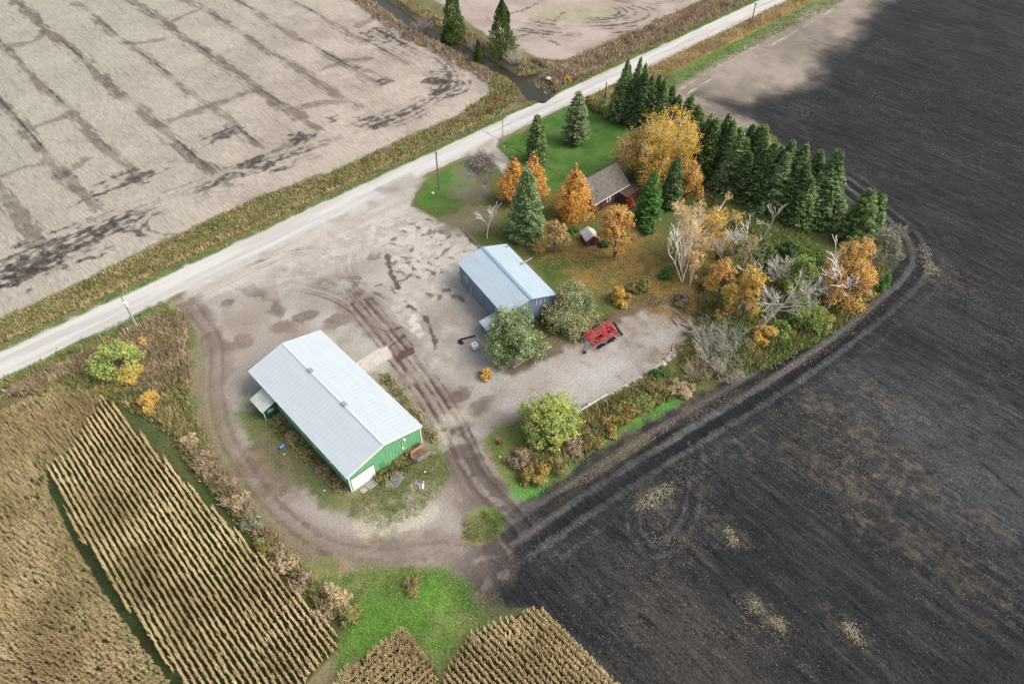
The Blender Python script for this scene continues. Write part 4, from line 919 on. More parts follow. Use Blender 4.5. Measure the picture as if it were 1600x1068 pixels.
# utility poles
def pole(u, v, topv, label, lamp=False, arm=False, m=None):
    x, y = at(u, v); h = height_for(x, y, topv); p = empty('utility_pole', (x, y, 0), GA, label, 'utility pole', 'utility poles along the road')
    q = Q(); q.tube([(0, 0, -1.0), (0, 0, h * .5), (0, 0, h)], [.2, .18, .15], 8); q.build('pole', m or POLEW, p)
    q = Q(); q.bar((0, -.5, h - .35), (0, .5, h - .35), .1, .12); q.tube([(0, 0, h), (0, 0, h + .25)], [.05, .04], 6)
    for yy in (-.42, .42): q.tube([(0, yy, h - .28), (0, yy, h - .08)], [.05, .04], 6)
    if arm: q.build('crossarm', POLEW, p)
    if lamp:
        q = Q(); q.disc((.1, -.38, h - 1.7), (0, 0, 1), .33, .95, 14); q.bar((0, 0, h - 1.5), (0, -.3, h - 1.5), .1, .1); q.build('transformer', WHITE, p)
PW2 = plain('pale pole', S(176, 184, 176), .9, amp=.1)
pole(216, 514, 463, 'grey utility pole with a white transformer in the weeds by the corn', True, False, PW2)
pole(686, 295, 237, 'plain grey utility pole standing on the grass across from the beige field', False, True)
pole(945, 157, 129, 'short dark brown pole beside the tall spruces at the roadside', False, False, plain('dark pole', S(92, 70, 64), .9))
pole(1173, 40, 5, 'leaning utility pole in the tall tan grass far up the road', False, True)
# ------------------------------------------------------------------ trees and bushes
BARK = plain('grey brown bark', S(120, 108, 98), .95, amp=.3, scale=3)
BIRCH = plain('white bark', S(232, 226, 214, .9), .8, amp=.25, scale=2)
DEAD = plain('bleached dead wood', S(214, 206, 192, .75), .85, amp=.2, scale=2)
TWIG = plain('grey twigs', S(172, 166, 150, .8), .9, amp=.2, scale=1)
TWIGD = plain('dark twigs', S(142, 130, 124, .8), .9, amp=.2, scale=1)
def G_(*cs, k=1.0, ds=.05):
    out = []
    for c in cs:
        r = S(*c, k=k); y = .3 * r[0] + .59 * r[1] + .11 * r[2]; out.append(tuple(ch * (1 - ds) + y * ds for ch in r))
    return out
PAL = {
 'spruce': leafy('spruce needles', G_((58, 77, 40), (79, 102, 52), (98, 120, 64), (128, 145, 83)), .5, .3, .1),
 'spruce_dark': leafy('dark spruce needles', G_((52, 67, 39), (69, 89, 49), (89, 108, 62), (112, 128, 78)), .5, .3, .1),
 'spruce_blue': leafy('bluish spruce needles', G_((64, 83, 51), (91, 112, 66), (114, 133, 83), (145, 157, 103)), .5, .3, .1),
 'pine': leafy('pine needles', G_((78, 98, 60), (106, 122, 80), (136, 146, 106)), .5, .3, .1),
 'cedar': leafy('cedar sprays', G_((56, 75, 34), (77, 100, 44), (102, 124, 56)), .6, .3, .1),
 'green': leafy('green leaves', G_((50, 86, 34), (78, 118, 50), (110, 144, 72)), .5, .3),
 'orange': leafy('orange leaves', G_((182, 128, 54), (216, 158, 66), (228, 176, 84), (206, 166, 102)), .5, .22),
 'orange2': leafy('rust orange leaves', G_((172, 130, 66), (202, 156, 76), (220, 174, 92), (188, 152, 104)), .5, .22),
 'yellow': leafy('yellow leaves', G_((162, 142, 56), (200, 166, 62), (222, 184, 76), (182, 152, 92)), .3, .22),
 'gold': leafy('gold leaves', G_((150, 128, 62), (194, 156, 68), (212, 176, 84), (158, 144, 78)), .4, .25),
 'straw': leafy('straw leaves', G_((150, 130, 96), (180, 152, 104), (196, 160, 86), (140, 130, 92)), .4, .25),
 'peach': leafy('peach leaves', G_((180, 150, 106), (204, 172, 122), (210, 174, 98), (172, 150, 118)), .4, .22),
 'willow': leafy('silver willow leaves', G_((80, 104, 54), (116, 136, 84), (150, 164, 112), (186, 192, 148)), .5, .28),
 'willow2': leafy('turning willow leaves', G_((90, 108, 62), (128, 138, 90), (160, 162, 116), (176, 150, 96)), .35, .28),
 'poplar': leafy('yellow green leaves', G_((108, 130, 62), (146, 164, 86), (178, 184, 98), (206, 186, 90)), .3, .25),
 'lime': leafy('lime leaves', G_((98, 118, 54), (132, 148, 72), (162, 170, 92)), .5, .25),
 'weedbush': leafy('autumn weeds', G_((92, 98, 52), (128, 126, 68), (156, 144, 86), (112, 106, 62)), .5, .3),
 'goldweed': leafy('golden weeds', G_((92, 90, 50), (138, 124, 62), (180, 152, 78), (114, 114, 60)), .5, .3),
 'brownbush': leafy('brown seed heads', G_((108, 92, 76), (146, 126, 102), (176, 156, 128), (110, 112, 74)), .5, .3),
 'greybush': leafy('grey green leaves', G_((108, 108, 84), (142, 140, 112), (166, 160, 134)), .5, .25),
 'tanbush': leafy('tan fluff', G_((148, 128, 92), (182, 160, 122), (206, 188, 152)), .5, .25),
 'red': leafy('red brown leaves', G_((120, 66, 48), (156, 86, 58), (178, 104, 66)), .5, .25),
}
def rdir(g, n):
    v = g.normal(size=(n, 3)); return v / np.linalg.norm(v, axis=1)[:, None]
def conifer_mesh(h, rad, seed, dens=1.0, droop=.28, base=.07, gap=0.0, power=.62):
    g = np.random.default_rng(seed); q = Q(); C = []; U = []; V = []
    z = base * h; k = 0
    while z < h * .985:
        t = (z - base * h) / (h * (1 - base))
        env = (1 - t) ** power * (0.55 + 0.45 * min(1, t * 9 + .25)) * rad + .12
        nb = max(5, int((10 if t < .7 else 7) * dens)); a0 = g.random() * 6.28
        for b in range(nb):
            if g.random() < gap: continue
            a = a0 + b * 6.283 / nb + g.normal() * .18; Lb = env * (.72 + .42 * g.random())
            dirx, diry = math.cos(a), math.sin(a)
            m = max(2, int(Lb / .38))
            s = (np.arange(m) + .6 + .3 * g.random(m)) / m
            up = .30 * (t - .25)
            pz = z + Lb * (up * s - droop * s ** 1.6 + .10 * s ** 4) + g.normal(size=m) * .06
            P = np.stack([dirx * Lb * s, diry * Lb * s, pz], -1)
            wd = (.24 + .55 * np.sin(np.clip(s, 0, 1) * 2.6) * min(1, Lb / 2.2)) * (1.0 + .25 * g.normal(size=m))
            side = np.array([-diry, dirx, 0.0]); fw = np.array([dirx, diry, -droop * .9])
            for sg in (-1, 1, 0):
                cc = P + side * (sg * wd * .62)[:, None] + np.array([0, 0, -.08 * abs(sg)])
                C.append(cc); d = fw * .8 + side * sg * .9 + g.normal(size=(m, 3)) * .22; d /= np.linalg.norm(d, axis=1)[:, None]
                U.append(d * (.32 + .16 * g.random((m, 1)))); vv = np.cross(d, np.array([0, 0, 1.0]) + g.normal(size=(m, 3)) * .45); vv /= np.linalg.norm(vv, axis=1)[:, None]
                V.append(vv * (.14 + .08 * g.random((m, 1))))
        z += (.36 + .1 * g.random()) * (h / 15) ** .4 * (1 - .35 * t); k += 1
    n = 14; C.append(np.stack([g.normal(size=n) * .06, g.normal(size=n) * .06, h * (.965 + .04 * g.random(n))], -1)); U.append(np.tile([0, 0, .3], (n, 1)) + g.normal(size=(n, 3)) * .08); V.append(rdir(g, n) * .09)
    q.cards(np.concatenate(C), np.concatenate(U), np.concatenate(V))
    t_ = Q(); t_.tube([(0, 0, -.3), (0, 0, h * .4), (0, 0, h * .97)], [.02 * h, .013 * h, .02], 7)
    return t_.mesh('trunk'), q.mesh('crown')
def cedar_mesh(h, rad, seed):
    g = np.random.default_rng(seed); n = 5200; q = Q()
    t = g.random(n) ** .8; a = g.random(n) * 6.283
    env = rad * np.minimum(1, (1 - t) * 1.7 + .02) * (.78 + .22 * np.sin(t * 9 + a * 2)) * (0.8 + .2 * np.minimum(1, t * 6))
    lump = 1 + .22 * np.sin(a * 5 + t * 22) * np.sin(t * 31 + a * 3)
    r = env * lump * (.72 + .3 * g.random(n))
    P = np.stack([r * np.cos(a), r * np.sin(a), t * h + .1], -1)
    u = np.stack([np.cos(a) * .5, np.sin(a) * .5, np.ones(n)], -1) + g.normal(size=(n, 3)) * .35; u /= np.linalg.norm(u, axis=1)[:, None]
    v = np.cross(u, np.stack([np.cos(a), np.sin(a), 0 * a], -1) + g.normal(size=(n, 3)) * .3); v /= np.linalg.norm(v, axis=1)[:, None]
    q.cards(P, u * .36, v * .15)
    t_ = Q(); t_.tube([(0, 0, -.3), (0, 0, h * .9)], [.22, .05], 7)
    return t_.mesh('trunk'), q.mesh('crown')
def branch_tree(q, g, p, d, L, r, depth, spread=.6, up=.15, minr=.022, kids=(3, 5)):
    n = 4; P = [np.array(p)]; dd = np.array(d, float)
    for i in range(n):
        dd = dd + g.normal(size=3) * .16; dd[2] += up * .25; dd /= np.linalg.norm(dd)
        P.append(P[-1] + dd * L / n)
    rr = np.linspace(r, max(r * .5, minr), n + 1); q.tube(P, rr, 5 if r > .06 else 3)
    ends = [(P[-1], dd)]
    if depth > 0:
        k = g.integers(*kids)
        for j in range(k + 1):
            i = g.integers(2, n + 1) if j else n
            nd = dd + rdir(g, 1)[0] * spread; nd[2] += up; nd /= np.linalg.norm(nd)
            ends += branch_tree(q, g, P[i], nd, L * (.55 + .25 * g.random()), max(rr[i] * .68, minr), depth - 1, spread, up, minr, kids)
    return ends
def lobes_for(shape, h, rad, g, n):
    out = []; ph = g.random(4) * 6.28; rad0 = rad
    for k in range(n):
        rad = rad0
        if shape == 'cone':        # larch-like spire
            t = ((k + .5) / n) ** .9; z = h * (.14 + .80 * t); rr = rad * (1 - t) ** .75; a = k * 2.4 + g.normal() * .3
            out.append((np.array([rr * .55 * math.cos(a), rr * .55 * math.sin(a), z]), max(.5, rr * .6 + .15), 1.15))
        elif shape == 'round':
            v = rdir(g, 1)[0]; v[2] = abs(v[2]) * 1.65 - .8; s = (.35 + .62 * g.random() ** .5); az = math.atan2(v[1], v[0]); s *= 1 + .2 * math.sin(2 * az + ph[0]) + .16 * math.sin(3 * az + ph[1]) * math.cos(3 * v[2] + ph[2])
            out.append((np.array([v[0] * rad * s, v[1] * rad * s, h * .52 + v[2] * h * .43 * s]), rad * (.17 + .3 * g.random()), .95))
        elif shape == 'tall':
            v = rdir(g, 1)[0]; s = (.3 + .65 * g.random() ** .5); az = math.atan2(v[1], v[0]); s *= 1 + .2 * math.sin(2 * az + ph[0]) + .16 * math.sin(3 * az + ph[1]) * math.cos(3 * v[2] + ph[2]); z = h * (.50 + .42 * v[2] * s * 1.1)
            out.append((np.array([v[0] * rad * s, v[1] * rad * s, z]), rad * (.16 + .3 * g.random()), 1.3))
        elif shape == 'dome':      # bush down to the ground
            v = rdir(g, 1)[0]; v[2] = abs(v[2]); s = .3 + .6 * g.random() ** .5
            out.append((np.array([v[0] * rad * s, v[1] * rad * s, h * (.1 + .68 * v[2] * s)]), rad * (.26 + .18 * g.random()), min(1.1, h / rad * .7)))
    return out
def leafy_mesh(shape, h, rad, seed, nl=16, leaves=5200, size=.3, fine=1.0, trunk_r=None, stems=1, hang=0.0):
    g = np.random.default_rng(seed); lb = lobes_for(shape, h, rad, g, nl)
    w = np.array([l[1] ** 2 for l in lb]); w /= w.sum()
    C = []; U = []; V = []
    for (c, r, zs), wt in zip(lb, w):
        n = max(40, int(2.5 * leaves * wt)); d = rdir(g, n)
        # small twig clusters inside the lobe
        nc = max(6, n // 14); cd = rdir(g, nc); cr = r * (.45 + .6 * g.random(nc) ** .6); cc = cd * cr[:, None]
        k = g.integers(0, nc, n); off = g.normal(size=(n, 3)) * r * .14
        p = cc[k] + off; p[:, 2] *= zs
        P = c + p; P[:, 2] = np.maximum(P[:, 2], .08)
        nrm = p / (np.linalg.norm(p, axis=1)[:, None] + 1e-6) * .7 + d * .8 + np.array([0, 0, .35]); nrm /= np.linalg.norm(nrm, axis=1)[:, None]
        t = np.cross(nrm, rdir(g, n)); t /= np.linalg.norm(t, axis=1)[:, None] + 1e-6
        if hang: t[:, 2] -= hang; t /= np.linalg.norm(t, axis=1)[:, None]
        b = np.cross(nrm, t); b /= np.linalg.norm(b, axis=1)[:, None] + 1e-6
        s = size * .78 * (.6 + .8 * g.random((n, 1)))
        C.append(P); U.append(t * s * .66); V.append(b * s * .42)
    q = Q(); q.cards(np.concatenate(C), np.concatenate(U), np.concatenate(V))
    t_ = Q(); tr = trunk_r or .018 * h + .05
    for sidx in range(stems):
        a = sidx * 6.283 / stems + .5; ox, oy = (0, 0) if stems == 1 else (.25 * math.cos(a), .25 * math.sin(a))
        lean = (0, 0) if stems == 1 else (rad * .3 * math.cos(a), rad * .3 * math.sin(a))
        top = h * (.62 if shape != 'cone' else .95)
        t_.tube([(ox, oy, -.3), (ox + lean[0] * .4, oy + lean[1] * .4, top * .5), (ox + lean[0], oy + lean[1], top)], [tr, tr * .75, tr * .3], 7)
    for c, r, zs in lb:
        z0 = max(.2, c[2] - r * 1.2 - .15 * h); x0 = c[0] * .08; y0 = c[1] * .08
        mid = np.array([c[0] * .5, c[1] * .5, (z0 + c[2]) / 2 + .1 * r])
        t_.tube([(x0, y0, z0), mid, c, c + np.array([c[0], c[1], r * 2]) * .25], [tr * .45, tr * .32, tr * .18, .02], 4)
        for j in range(13):
            e = c + rdir(g, 1)[0] * r * (.8 + .45 * g.random()) * np.array([1, 1, zs]); e[2] = max(e[2], .1); t_.tube([c * .8 + mid * .2, (c + e) / 2 + g.normal(size=3) * .1, e], [.045, .03, .016], 3)
    return t_.mesh('trunk'), q.mesh('crown')
def bare_mesh(h, seed, depth=4, spread=.55, r=None, up=.18, minr=.03, lean=(0, 0), stems=1, kids=(3, 5)):
    g = np.random.default_rng(seed); q = Q(); t_ = Q(); r = r or .018 * h + .03; ends = []
    for s in range(stems):
        a = s * 6.283 / stems + g.random(); d0 = np.array([lean[0] + (.3 * math.cos(a) if stems > 1 else 0), lean[1] + (.3 * math.sin(a) if stems > 1 else 0), 1.0]); d0 /= np.linalg.norm(d0)
        P = [np.array([.12 * math.cos(a) * (stems > 1), .12 * math.sin(a) * (stems > 1), -.3])]
        for i in range(5):
            d0 = d0 + g.normal(size=3) * .09; d0 /= np.linalg.norm(d0); P.append(P[-1] + d0 * h * .13)
        rr = np.linspace(r, r * .55, 6); t_.tube(P, rr, 7)
        for i in (3, 4, 5, 5):
            nd = d0 + rdir(g, 1)[0] * spread * 1.2; nd[2] = abs(nd[2]) + up; nd /= np.linalg.norm(nd)
            branch_tree(q, g, P[i], nd, h * .26, rr[i] * .7, depth - 1, spread, up, minr, kids)
    V, F = q.arrays(); zmax = V[:, 2].max(); sc_ = h / zmax
    V2, F2 = t_.arrays()
    return np_mesh('trunk', V2 * sc_, F2), np_mesh('branches', V * sc_, F)
def stems_mesh(h, rad, seed, n=80):
    """bare shrub: many thin stems from the ground"""
    g = np.random.default_rng(seed); q = Q()
    for k in range(n):
        a = g.random() * 6.283; s = g.random() ** .6; x, y = rad * .55 * s * math.cos(a), rad * .55 * s * math.sin(a)
        L = h * (.55 + .5 * g.random()); lean = .25 + .5 * s
        tip = np.array([x + math.cos(a) * L * lean * .8 + g.normal() * .3, y + math.sin(a) * L * lean * .8 + g.normal() * .3, L * (1 - .25 * lean)])
        mid = np.array([x, y, 0]) * .5 + tip * .5 + np.array([g.normal() * .15, g.normal() * .15, .15 * L])
        q.tube([(x, y, -.1), mid, tip], [.04, .032, .02], 3)
        for j in range(4):
            t = .4 + .6 * g.random(); p = np.array([x, y, 0]) * (1 - t) ** 2 + 2 * mid * t * (1 - t) + tip * t * t
            e = p + rdir(g, 1)[0] * h * .22 + np.array([0, 0, h * .1]); q.tube([p, e], [.026, .018], 3)
    return q.mesh('stems')

def put(name, meshes, parts, u, v, rot=0.0, label=None, cat='tree', group=None, scale=1.0, mats=(None, None)):
    x, y = at(u, v); z = min(0, height_at(x, y))
    o = empty(name, (x, y, z), rot, label, cat, group); o.scale = (scale,) * 3
    for me, pn, m in zip(meshes, parts, mats): link(pn, me, m, o)
    return o
def size_of(u, v, top, wpx):
    x, y = at(u, v); h = height_for(x, y, top); d = depth_of(x, y, h * .4); return h, wpx * d / F_PX / 2
def clone(o, name, x, y, rot, sc_, label, group=None):
    c = o.copy(); COL.objects.link(c); c.name = name; c.location = (x, y, min(0, height_at(x, y))); c.rotation_euler = (g.normal() * .035, g.normal() * .035, rot); c.scale = sc_
    c['label'] = label
    if group: c['group'] = group
    for ch in o.children:
        k = ch.copy(); COL.objects.link(k); k.parent = c
    return c

# single conifers
for nm, pal, u, v, top, w, args, label in (
    ('spruce_tree', 'spruce_blue', 822, 368, 262, 66, dict(droop=.34, dens=1.15), 'broad bluish green spruce standing beside the blue grey shed'),
    ('spruce_tree', 'spruce', 838, 250, 179, 38, dict(gap=.12, droop=.2), 'slim dark spruce on the lawn close to the gravel road'),
    ('pine_tree', 'pine', 899, 222, 143, 46, dict(gap=.18, droop=.12, dens=.9, power=.6), 'open greyish green pine alone on the front lawn'),
    ('spruce_tree', 'green', 1011, 345, 268, 48, dict(gap=.1, droop=.25, power=.7), 'bright green conifer at the right end of the house'),
    ('spruce_tree', 'spruce_dark', 1046, 322, 246, 38, dict(droop=.3), 'dark green spruce between the house and the rust orange tree'),
    ('spruce_tree', 'spruce', 1330, 374, 294, 62, dict(dens=1.1, droop=.25), 'bushy spruce at the outer corner of the grove'),
    ('spruce_tree', 'spruce', 1354, 366, 302, 40, dict(droop=.2), 'lighter narrow spruce leaning against the corner spruce'),
    ('spruce_tree', 'spruce_dark', 1052, 205, 148, 26, dict(gap=.15), 'thin dark spruce between the roadside clump and windbreak'),
    ('spruce_tree', 'spruce_dark', 1066, 210, 152, 26, dict(gap=.2), 'spindly spruce with bare gaps at the head of the windbreak')):
    h, r = size_of(u, v, top, w)
    put(nm, conifer_mesh(h, r, int(u + v), **args), ('trunk', 'crown'), u, v, 0, label, 'tree', None, 1, (BARK, PAL[pal]))
for u, v, top, w, label in ((785, 88, -2, 50, 'tall dark cedar on the stream bank nearest the road'), (710, 60, -48, 40, 'tall cedar on the stream bank cut by the top of the picture'), (748, 100, 62, 16, 'small green cedar bush between the tall cedars'), (700, 64, 30, 26, 'lower bushy cedar against the farther tall cedar')):
    h, r = size_of(u, v, top, w); put('cedar_tree', cedar_mesh(h, r, int(u)), ('trunk', 'crown'), u, v, 0, label, 'tree', None, 1, (BARK, PAL['cedar']))
# the windbreak and the roadside clump: six spruces, copied
g = np.random.default_rng(21)
protos = []
WINDL = 'dark green spruce in the dense windbreak row beside the black field'
GRPW = 'spruces of the windbreak row'
for k, (pal, kw) in enumerate((('spruce', dict(dens=1.05, droop=.3)), ('spruce_dark', dict(dens=1.0, droop=.22)), ('spruce', dict(dens=1.0, droop=.36, gap=.06)), ('spruce_dark', dict(dens=1.1, droop=.28)), ('spruce_blue', dict(dens=1.0, droop=.3)))):
    protos.append(put('spruce_tree', conifer_mesh(16.5, 4.9, 300 + k, power=.95, **kw), ('trunk', 'crown'), 1068 + k * 47, 243 + k * 22, 0, WINDL, 'tree', GRPW, 1, (BARK, PAL[pal])))
line1 = np.linspace(0, 1, 13); line2 = np.linspace(0, 1, 12)
spots = [(1062 + 220 * t, 244 + 99 * t ** 1.05, 0) for t in np.linspace(0, 1, 15)] + [(1072 + 178 * t, 266 + 82 * t, 1) for t in np.linspace(0, 1, 13)] + [(1080 + 180 * t, 256 + 88 * t, 0) for t in np.linspace(0, 1, 12)]
first = set()
for i, (u, v, ln) in enumerate(spots):
    x, y = at(u, v); x += g.normal() * .8; y += g.normal() * .8
    k = i % 5; s = (.92 if ln else 1.0) * (.74 + .32 * g.random()); sw = max(s, .85) * (1.0 + .34 * g.random())
    if k not in first:
        first.add(k); o = protos[k]; o.location = (x, y, 0); o.scale = (sw, sw, s); o.rotation_euler = (g.normal() * .035, g.normal() * .035, g.random() * 6)
    else: clone(protos[k], 'spruce_tree', x, y, g.random() * 6, (sw, sw, s), WINDL, GRPW)
for u, v, top, w in ((964, 186, 88, 1.0), (982, 190, 90, .95), (994, 194, 97, .95), (1004, 198, 112, 1.0), (1017, 200, 115, 1.05), (1029, 202, 122, 1.05), (1038, 200, 132, 1.1), (975, 180, 100, .9), (1010, 188, 118, 1.0)):
    x, y = at(u, v); h = height_for(x, y, top); s = h / 16.5
    clone(protos[(u * 7 + v) % 5], 'spruce_tree', x, y, g.random() * 6, (.76 * w, .76 * w, s), 'dark green spruce in the tall clump at the roadside above the yellow tree', 'spruces of the roadside clump')

# broadleaved trees
for nm, pal, shape, u, v, top, w, kw, label, bark in (
    ('larch_tree', 'orange', 'cone', 803, 312, 240, 56, dict(nl=20, leaves=5600, size=.27), 'orange larch to the left, behind the broad bluish spruce', BARK),
    ('larch_tree', 'orange', 'cone', 832, 308, 234, 46, dict(nl=20, leaves=4800, size=.27), 'orange larch with a pointed tip to the right behind the broad bluish spruce', BARK),
    ('larch_tree', 'orange', 'cone', 894, 340, 252, 62, dict(nl=24, leaves=7000, size=.27), 'bright orange larch in front of the house gable', BARK),
    ('maple_tree', 'orange2', 'round', 960, 402, 318, 62, dict(nl=18, leaves=5200, size=.28), 'round rust orange tree in front of the house', BARK),
    ('fruit_tree', 'straw', 'round', 866, 395, 336, 46, dict(nl=12, leaves=2400, size=.26), 'thin straw coloured small tree between the bluish spruce and the garden shed', BARK),
    ('birch_tree', 'yellow', 'tall', 1024, 285, 168, 100, dict(nl=34, leaves=13000, size=.3, hang=.6), 'huge weeping yellow birch towering over the house', BIRCH),
    ('birch_tree', 'straw', 'tall', 988, 276, 198, 64, dict(nl=22, leaves=5200, size=.27, hang=.5), 'greyish thinning tree at the left of the huge yellow birch', BARK),
    ('birch_tree', 'yellow', 'tall', 1064, 270, 190, 34, dict(nl=12, leaves=2600, size=.28), 'narrow yellow tree squeezed between the huge birch and the windbreak', BIRCH),
    ('maple_tree', 'orange2', 'tall', 1070, 312, 240, 42, dict(nl=14, leaves=3600, size=.26), 'rust orange tree in front of the windbreak right of the dark spruce', BARK),
    ('birch_tree', 'peach', 'tall', 1066, 418, 306, 66, dict(nl=16, leaves=3200, size=.25, stems=3, trunk_r=.16), 'peach leaved birch with several white trunks right of the house lawn', BIRCH),
    ('birch_tree', 'gold', 'tall', 1104, 400, 308, 58, dict(nl=16, leaves=3800, size=.27), 'dense golden tree next to the white trunked birch', BIRCH),
    ('small_tree', 'peach', 'round', 1078, 446, 386, 30, dict(nl=8, leaves=1000, size=.24, trunk_r=.1), 'little peach coloured sapling below the white trunked birch', BIRCH),
    ('maple_tree', 'gold', 'round', 1158, 500, 412, 58, dict(nl=14, leaves=2900, size=.28), 'golden orange tree left of the tall leaning dead tree', BARK),
    ('maple_tree', 'orange2', 'round', 1118, 478, 400, 48, dict(nl=13, leaves=2600, size=.26), 'orange tree with bare patches beside the gravel pad end', BARK),
    ('maple_tree', 'weedbush', 'round', 1150, 440, 368, 66, dict(nl=14, leaves=2300, size=.27), 'olive brown thinning tree in the middle of the grove under a dead crown', BARK),
    ('maple_tree', 'orange2', 'round', 1312, 466, 374, 84, dict(nl=24, leaves=5400, size=.28), 'orange tree at the outer edge of the grove behind the white dead limbs', BARK),
    ('ash_tree', 'lime', 'round', 1240, 470, 396, 56, dict(nl=14, leaves=3600, size=.28), 'lime green tree in the middle of the grove', BARK),
    ('ash_tree', 'lime', 'dome', 1258, 506, 466, 58, dict(nl=14, leaves=3600, size=.28), 'lime green bushy tree at the grove edge facing the black field', BARK),
    ('ash_tree', 'greybush', 'round', 1364, 430, 352, 56, dict(nl=14, leaves=2600, size=.25), 'grey green thinning tree at the grove corner by the field track', BARK),
    ('willow_tree', 'willow', 'dome', 800, 548, 470, 92, dict(nl=24, leaves=8600, size=.3, stems=3, hang=.5), 'silvery green willow in front of the blue grey shed', BARK),
    ('willow_tree', 'willow2', 'dome', 889, 496, 448, 92, dict(nl=24, leaves=8800, size=.3, stems=2, hang=.3), 'wide domed willow turning orange beside the gravel pad and shed gable', BARK),
    ('poplar_tree', 'poplar', 'dome', 857, 676, 606, 92, dict(nl=24, leaves=9000, size=.3, stems=2, hang=.4), 'yellow green tree below the gravel pad with a golden top', BARK),
    ('willow_tree', 'poplar', 'dome', 190, 578, 530, 78, dict(nl=20, leaves=6000, size=.28, stems=2), 'yellow green tree in the weedy corner by the road and corn', BARK)):
    h, r = size_of(u, v, top, w); r *= 1.0 if shape == 'cone' else (1.14 if u > 1060 and u < 1300 else 1.0); kw['nl'] = int(kw['nl'] * 1.25)
    if shape == 'dome': h = max(h, 2.0)
    put(nm, leafy_mesh(shape, h, r, int(u * 3 + v), **kw), ('trunk', 'crown'), u, v, 0, label, 'tree', None, 1, (bark, PAL[pal]))
# dead and bare trees
for u, v, top, kw, m, label in (
    (1182, 524, 408, dict(depth=4, spread=.75, r=.34, lean=(.22, .05), minr=.045, kids=(3, 5)), DEAD, 'tall bleached dead tree leaning to the right in the grove'),
    (1292, 484, 392, dict(depth=3, spread=.85, r=.24, minr=.05, lean=(.02, 0), kids=(2, 5)), plain('white dead wood', S(226, 220, 214, .8), .8, amp=.15), 'bone white dead tree in front of the outer orange tree'),
    (1166, 436, 352, dict(depth=4, spread=.65, r=.22, minr=.045, kids=(2, 4)), DEAD, 'grey dead crown between the golden trees mid grove'),
    (1192, 372, 314, dict(depth=3, spread=.55, r=.16, minr=.045, kids=(2, 4)), DEAD, 'small bare whitish tree on the grass before the windbreak'),
    (761, 372, 318, dict(depth=3, spread=.6, r=.16, minr=.045, kids=(2, 4)), plain('white birch wood', S(232, 226, 220), .8, amp=.1), 'small leafless white birch beside the broken concrete'),
    (748, 322, 240, dict(depth=6, spread=.75, r=.16, minr=.02, up=.1), TWIGD, 'bare dark twigged tree on the grey lawn patch by the road'),
    (1150, 486, 412, dict(depth=3, spread=.7, r=.2, minr=.05, kids=(2, 4)), DEAD, 'dead grey limbs sticking out of the golden orange tree'),
    (1066, 440, 345, dict(depth=3, spread=.34, r=.13, minr=.035, stems=3, kids=(2, 3)), BIRCH, 'clump of three bare white birch trunks beside the peach leaved birch'),
    (1128, 448, 372, dict(depth=4, spread=.55, r=.14, minr=.03), DEAD, 'slim grey bare tree between the golden and olive brown grove trees'),
    (1228, 462, 396, dict(depth=4, spread=.6, r=.15, minr=.03), DEAD, 'grey bare tree rising through the lime green grove tree'),
    (1262, 486, 432, dict(depth=4, spread=.65, r=.13, minr=.03), TWIG, 'small grey bare tree left of the bone white dead tree'),
    (1378, 406, 352, dict(depth=5, spread=.6, r=.12, minr=.025), TWIG, 'bare grey twiggy tree at the outer corner above the field track')):
    x, y = at(u, v); h = height_for(x, y, top)
    put('bare_tree', bare_mesh(h, int(u + 2 * v), **kw), ('trunk', 'branches'), u, v, 0, label, 'tree', None, 1, (m, m))
# bare shrubs
for i, (u, v, hh, rr_, m, label) in enumerate((
    (1112, 560, 5.0, 3.4, TWIG, 'largest grey leafless shrub at the lower end of the gravel pad'), (1136, 540, 4.5, 2.8, TWIG, 'grey leafless shrub against the golden orange tree'), (1098, 532, 4.2, 2.4, TWIG, 'leafless shrub right at the pad corner'),
    (1132, 590, 4.0, 3.0, TWIG, 'low spreading leafless shrub nearest the black field'), (1088, 590, 3.4, 2.6, plain('tan twigs', S(176, 160, 134), .9, amp=.2), 'tan leafless shrub below the pad corner'), (660, 45, 4.0, 3.0, TWIGD, 'dark leafless shrub on the stream bank left of the cedars'),
    (745, 78, 4.0, 2.6, TWIGD, 'dark leafless shrub between the two tall cedars'), (805, 100, 4.0, 2.6, TWIG, 'grey leafless shrub hanging over the stream by the pool'), (1372, 376, 4.2, 2.8, TWIG, 'leafless shrub behind the corner spruce'))):
    x, y = at(u, v); o = empty('bare_shrub', (x, y, min(0, height_at(x, y)) * .5), 0, label, 'shrub'); link('stems', stems_mesh(hh, rr_, 900 + i), m, o)

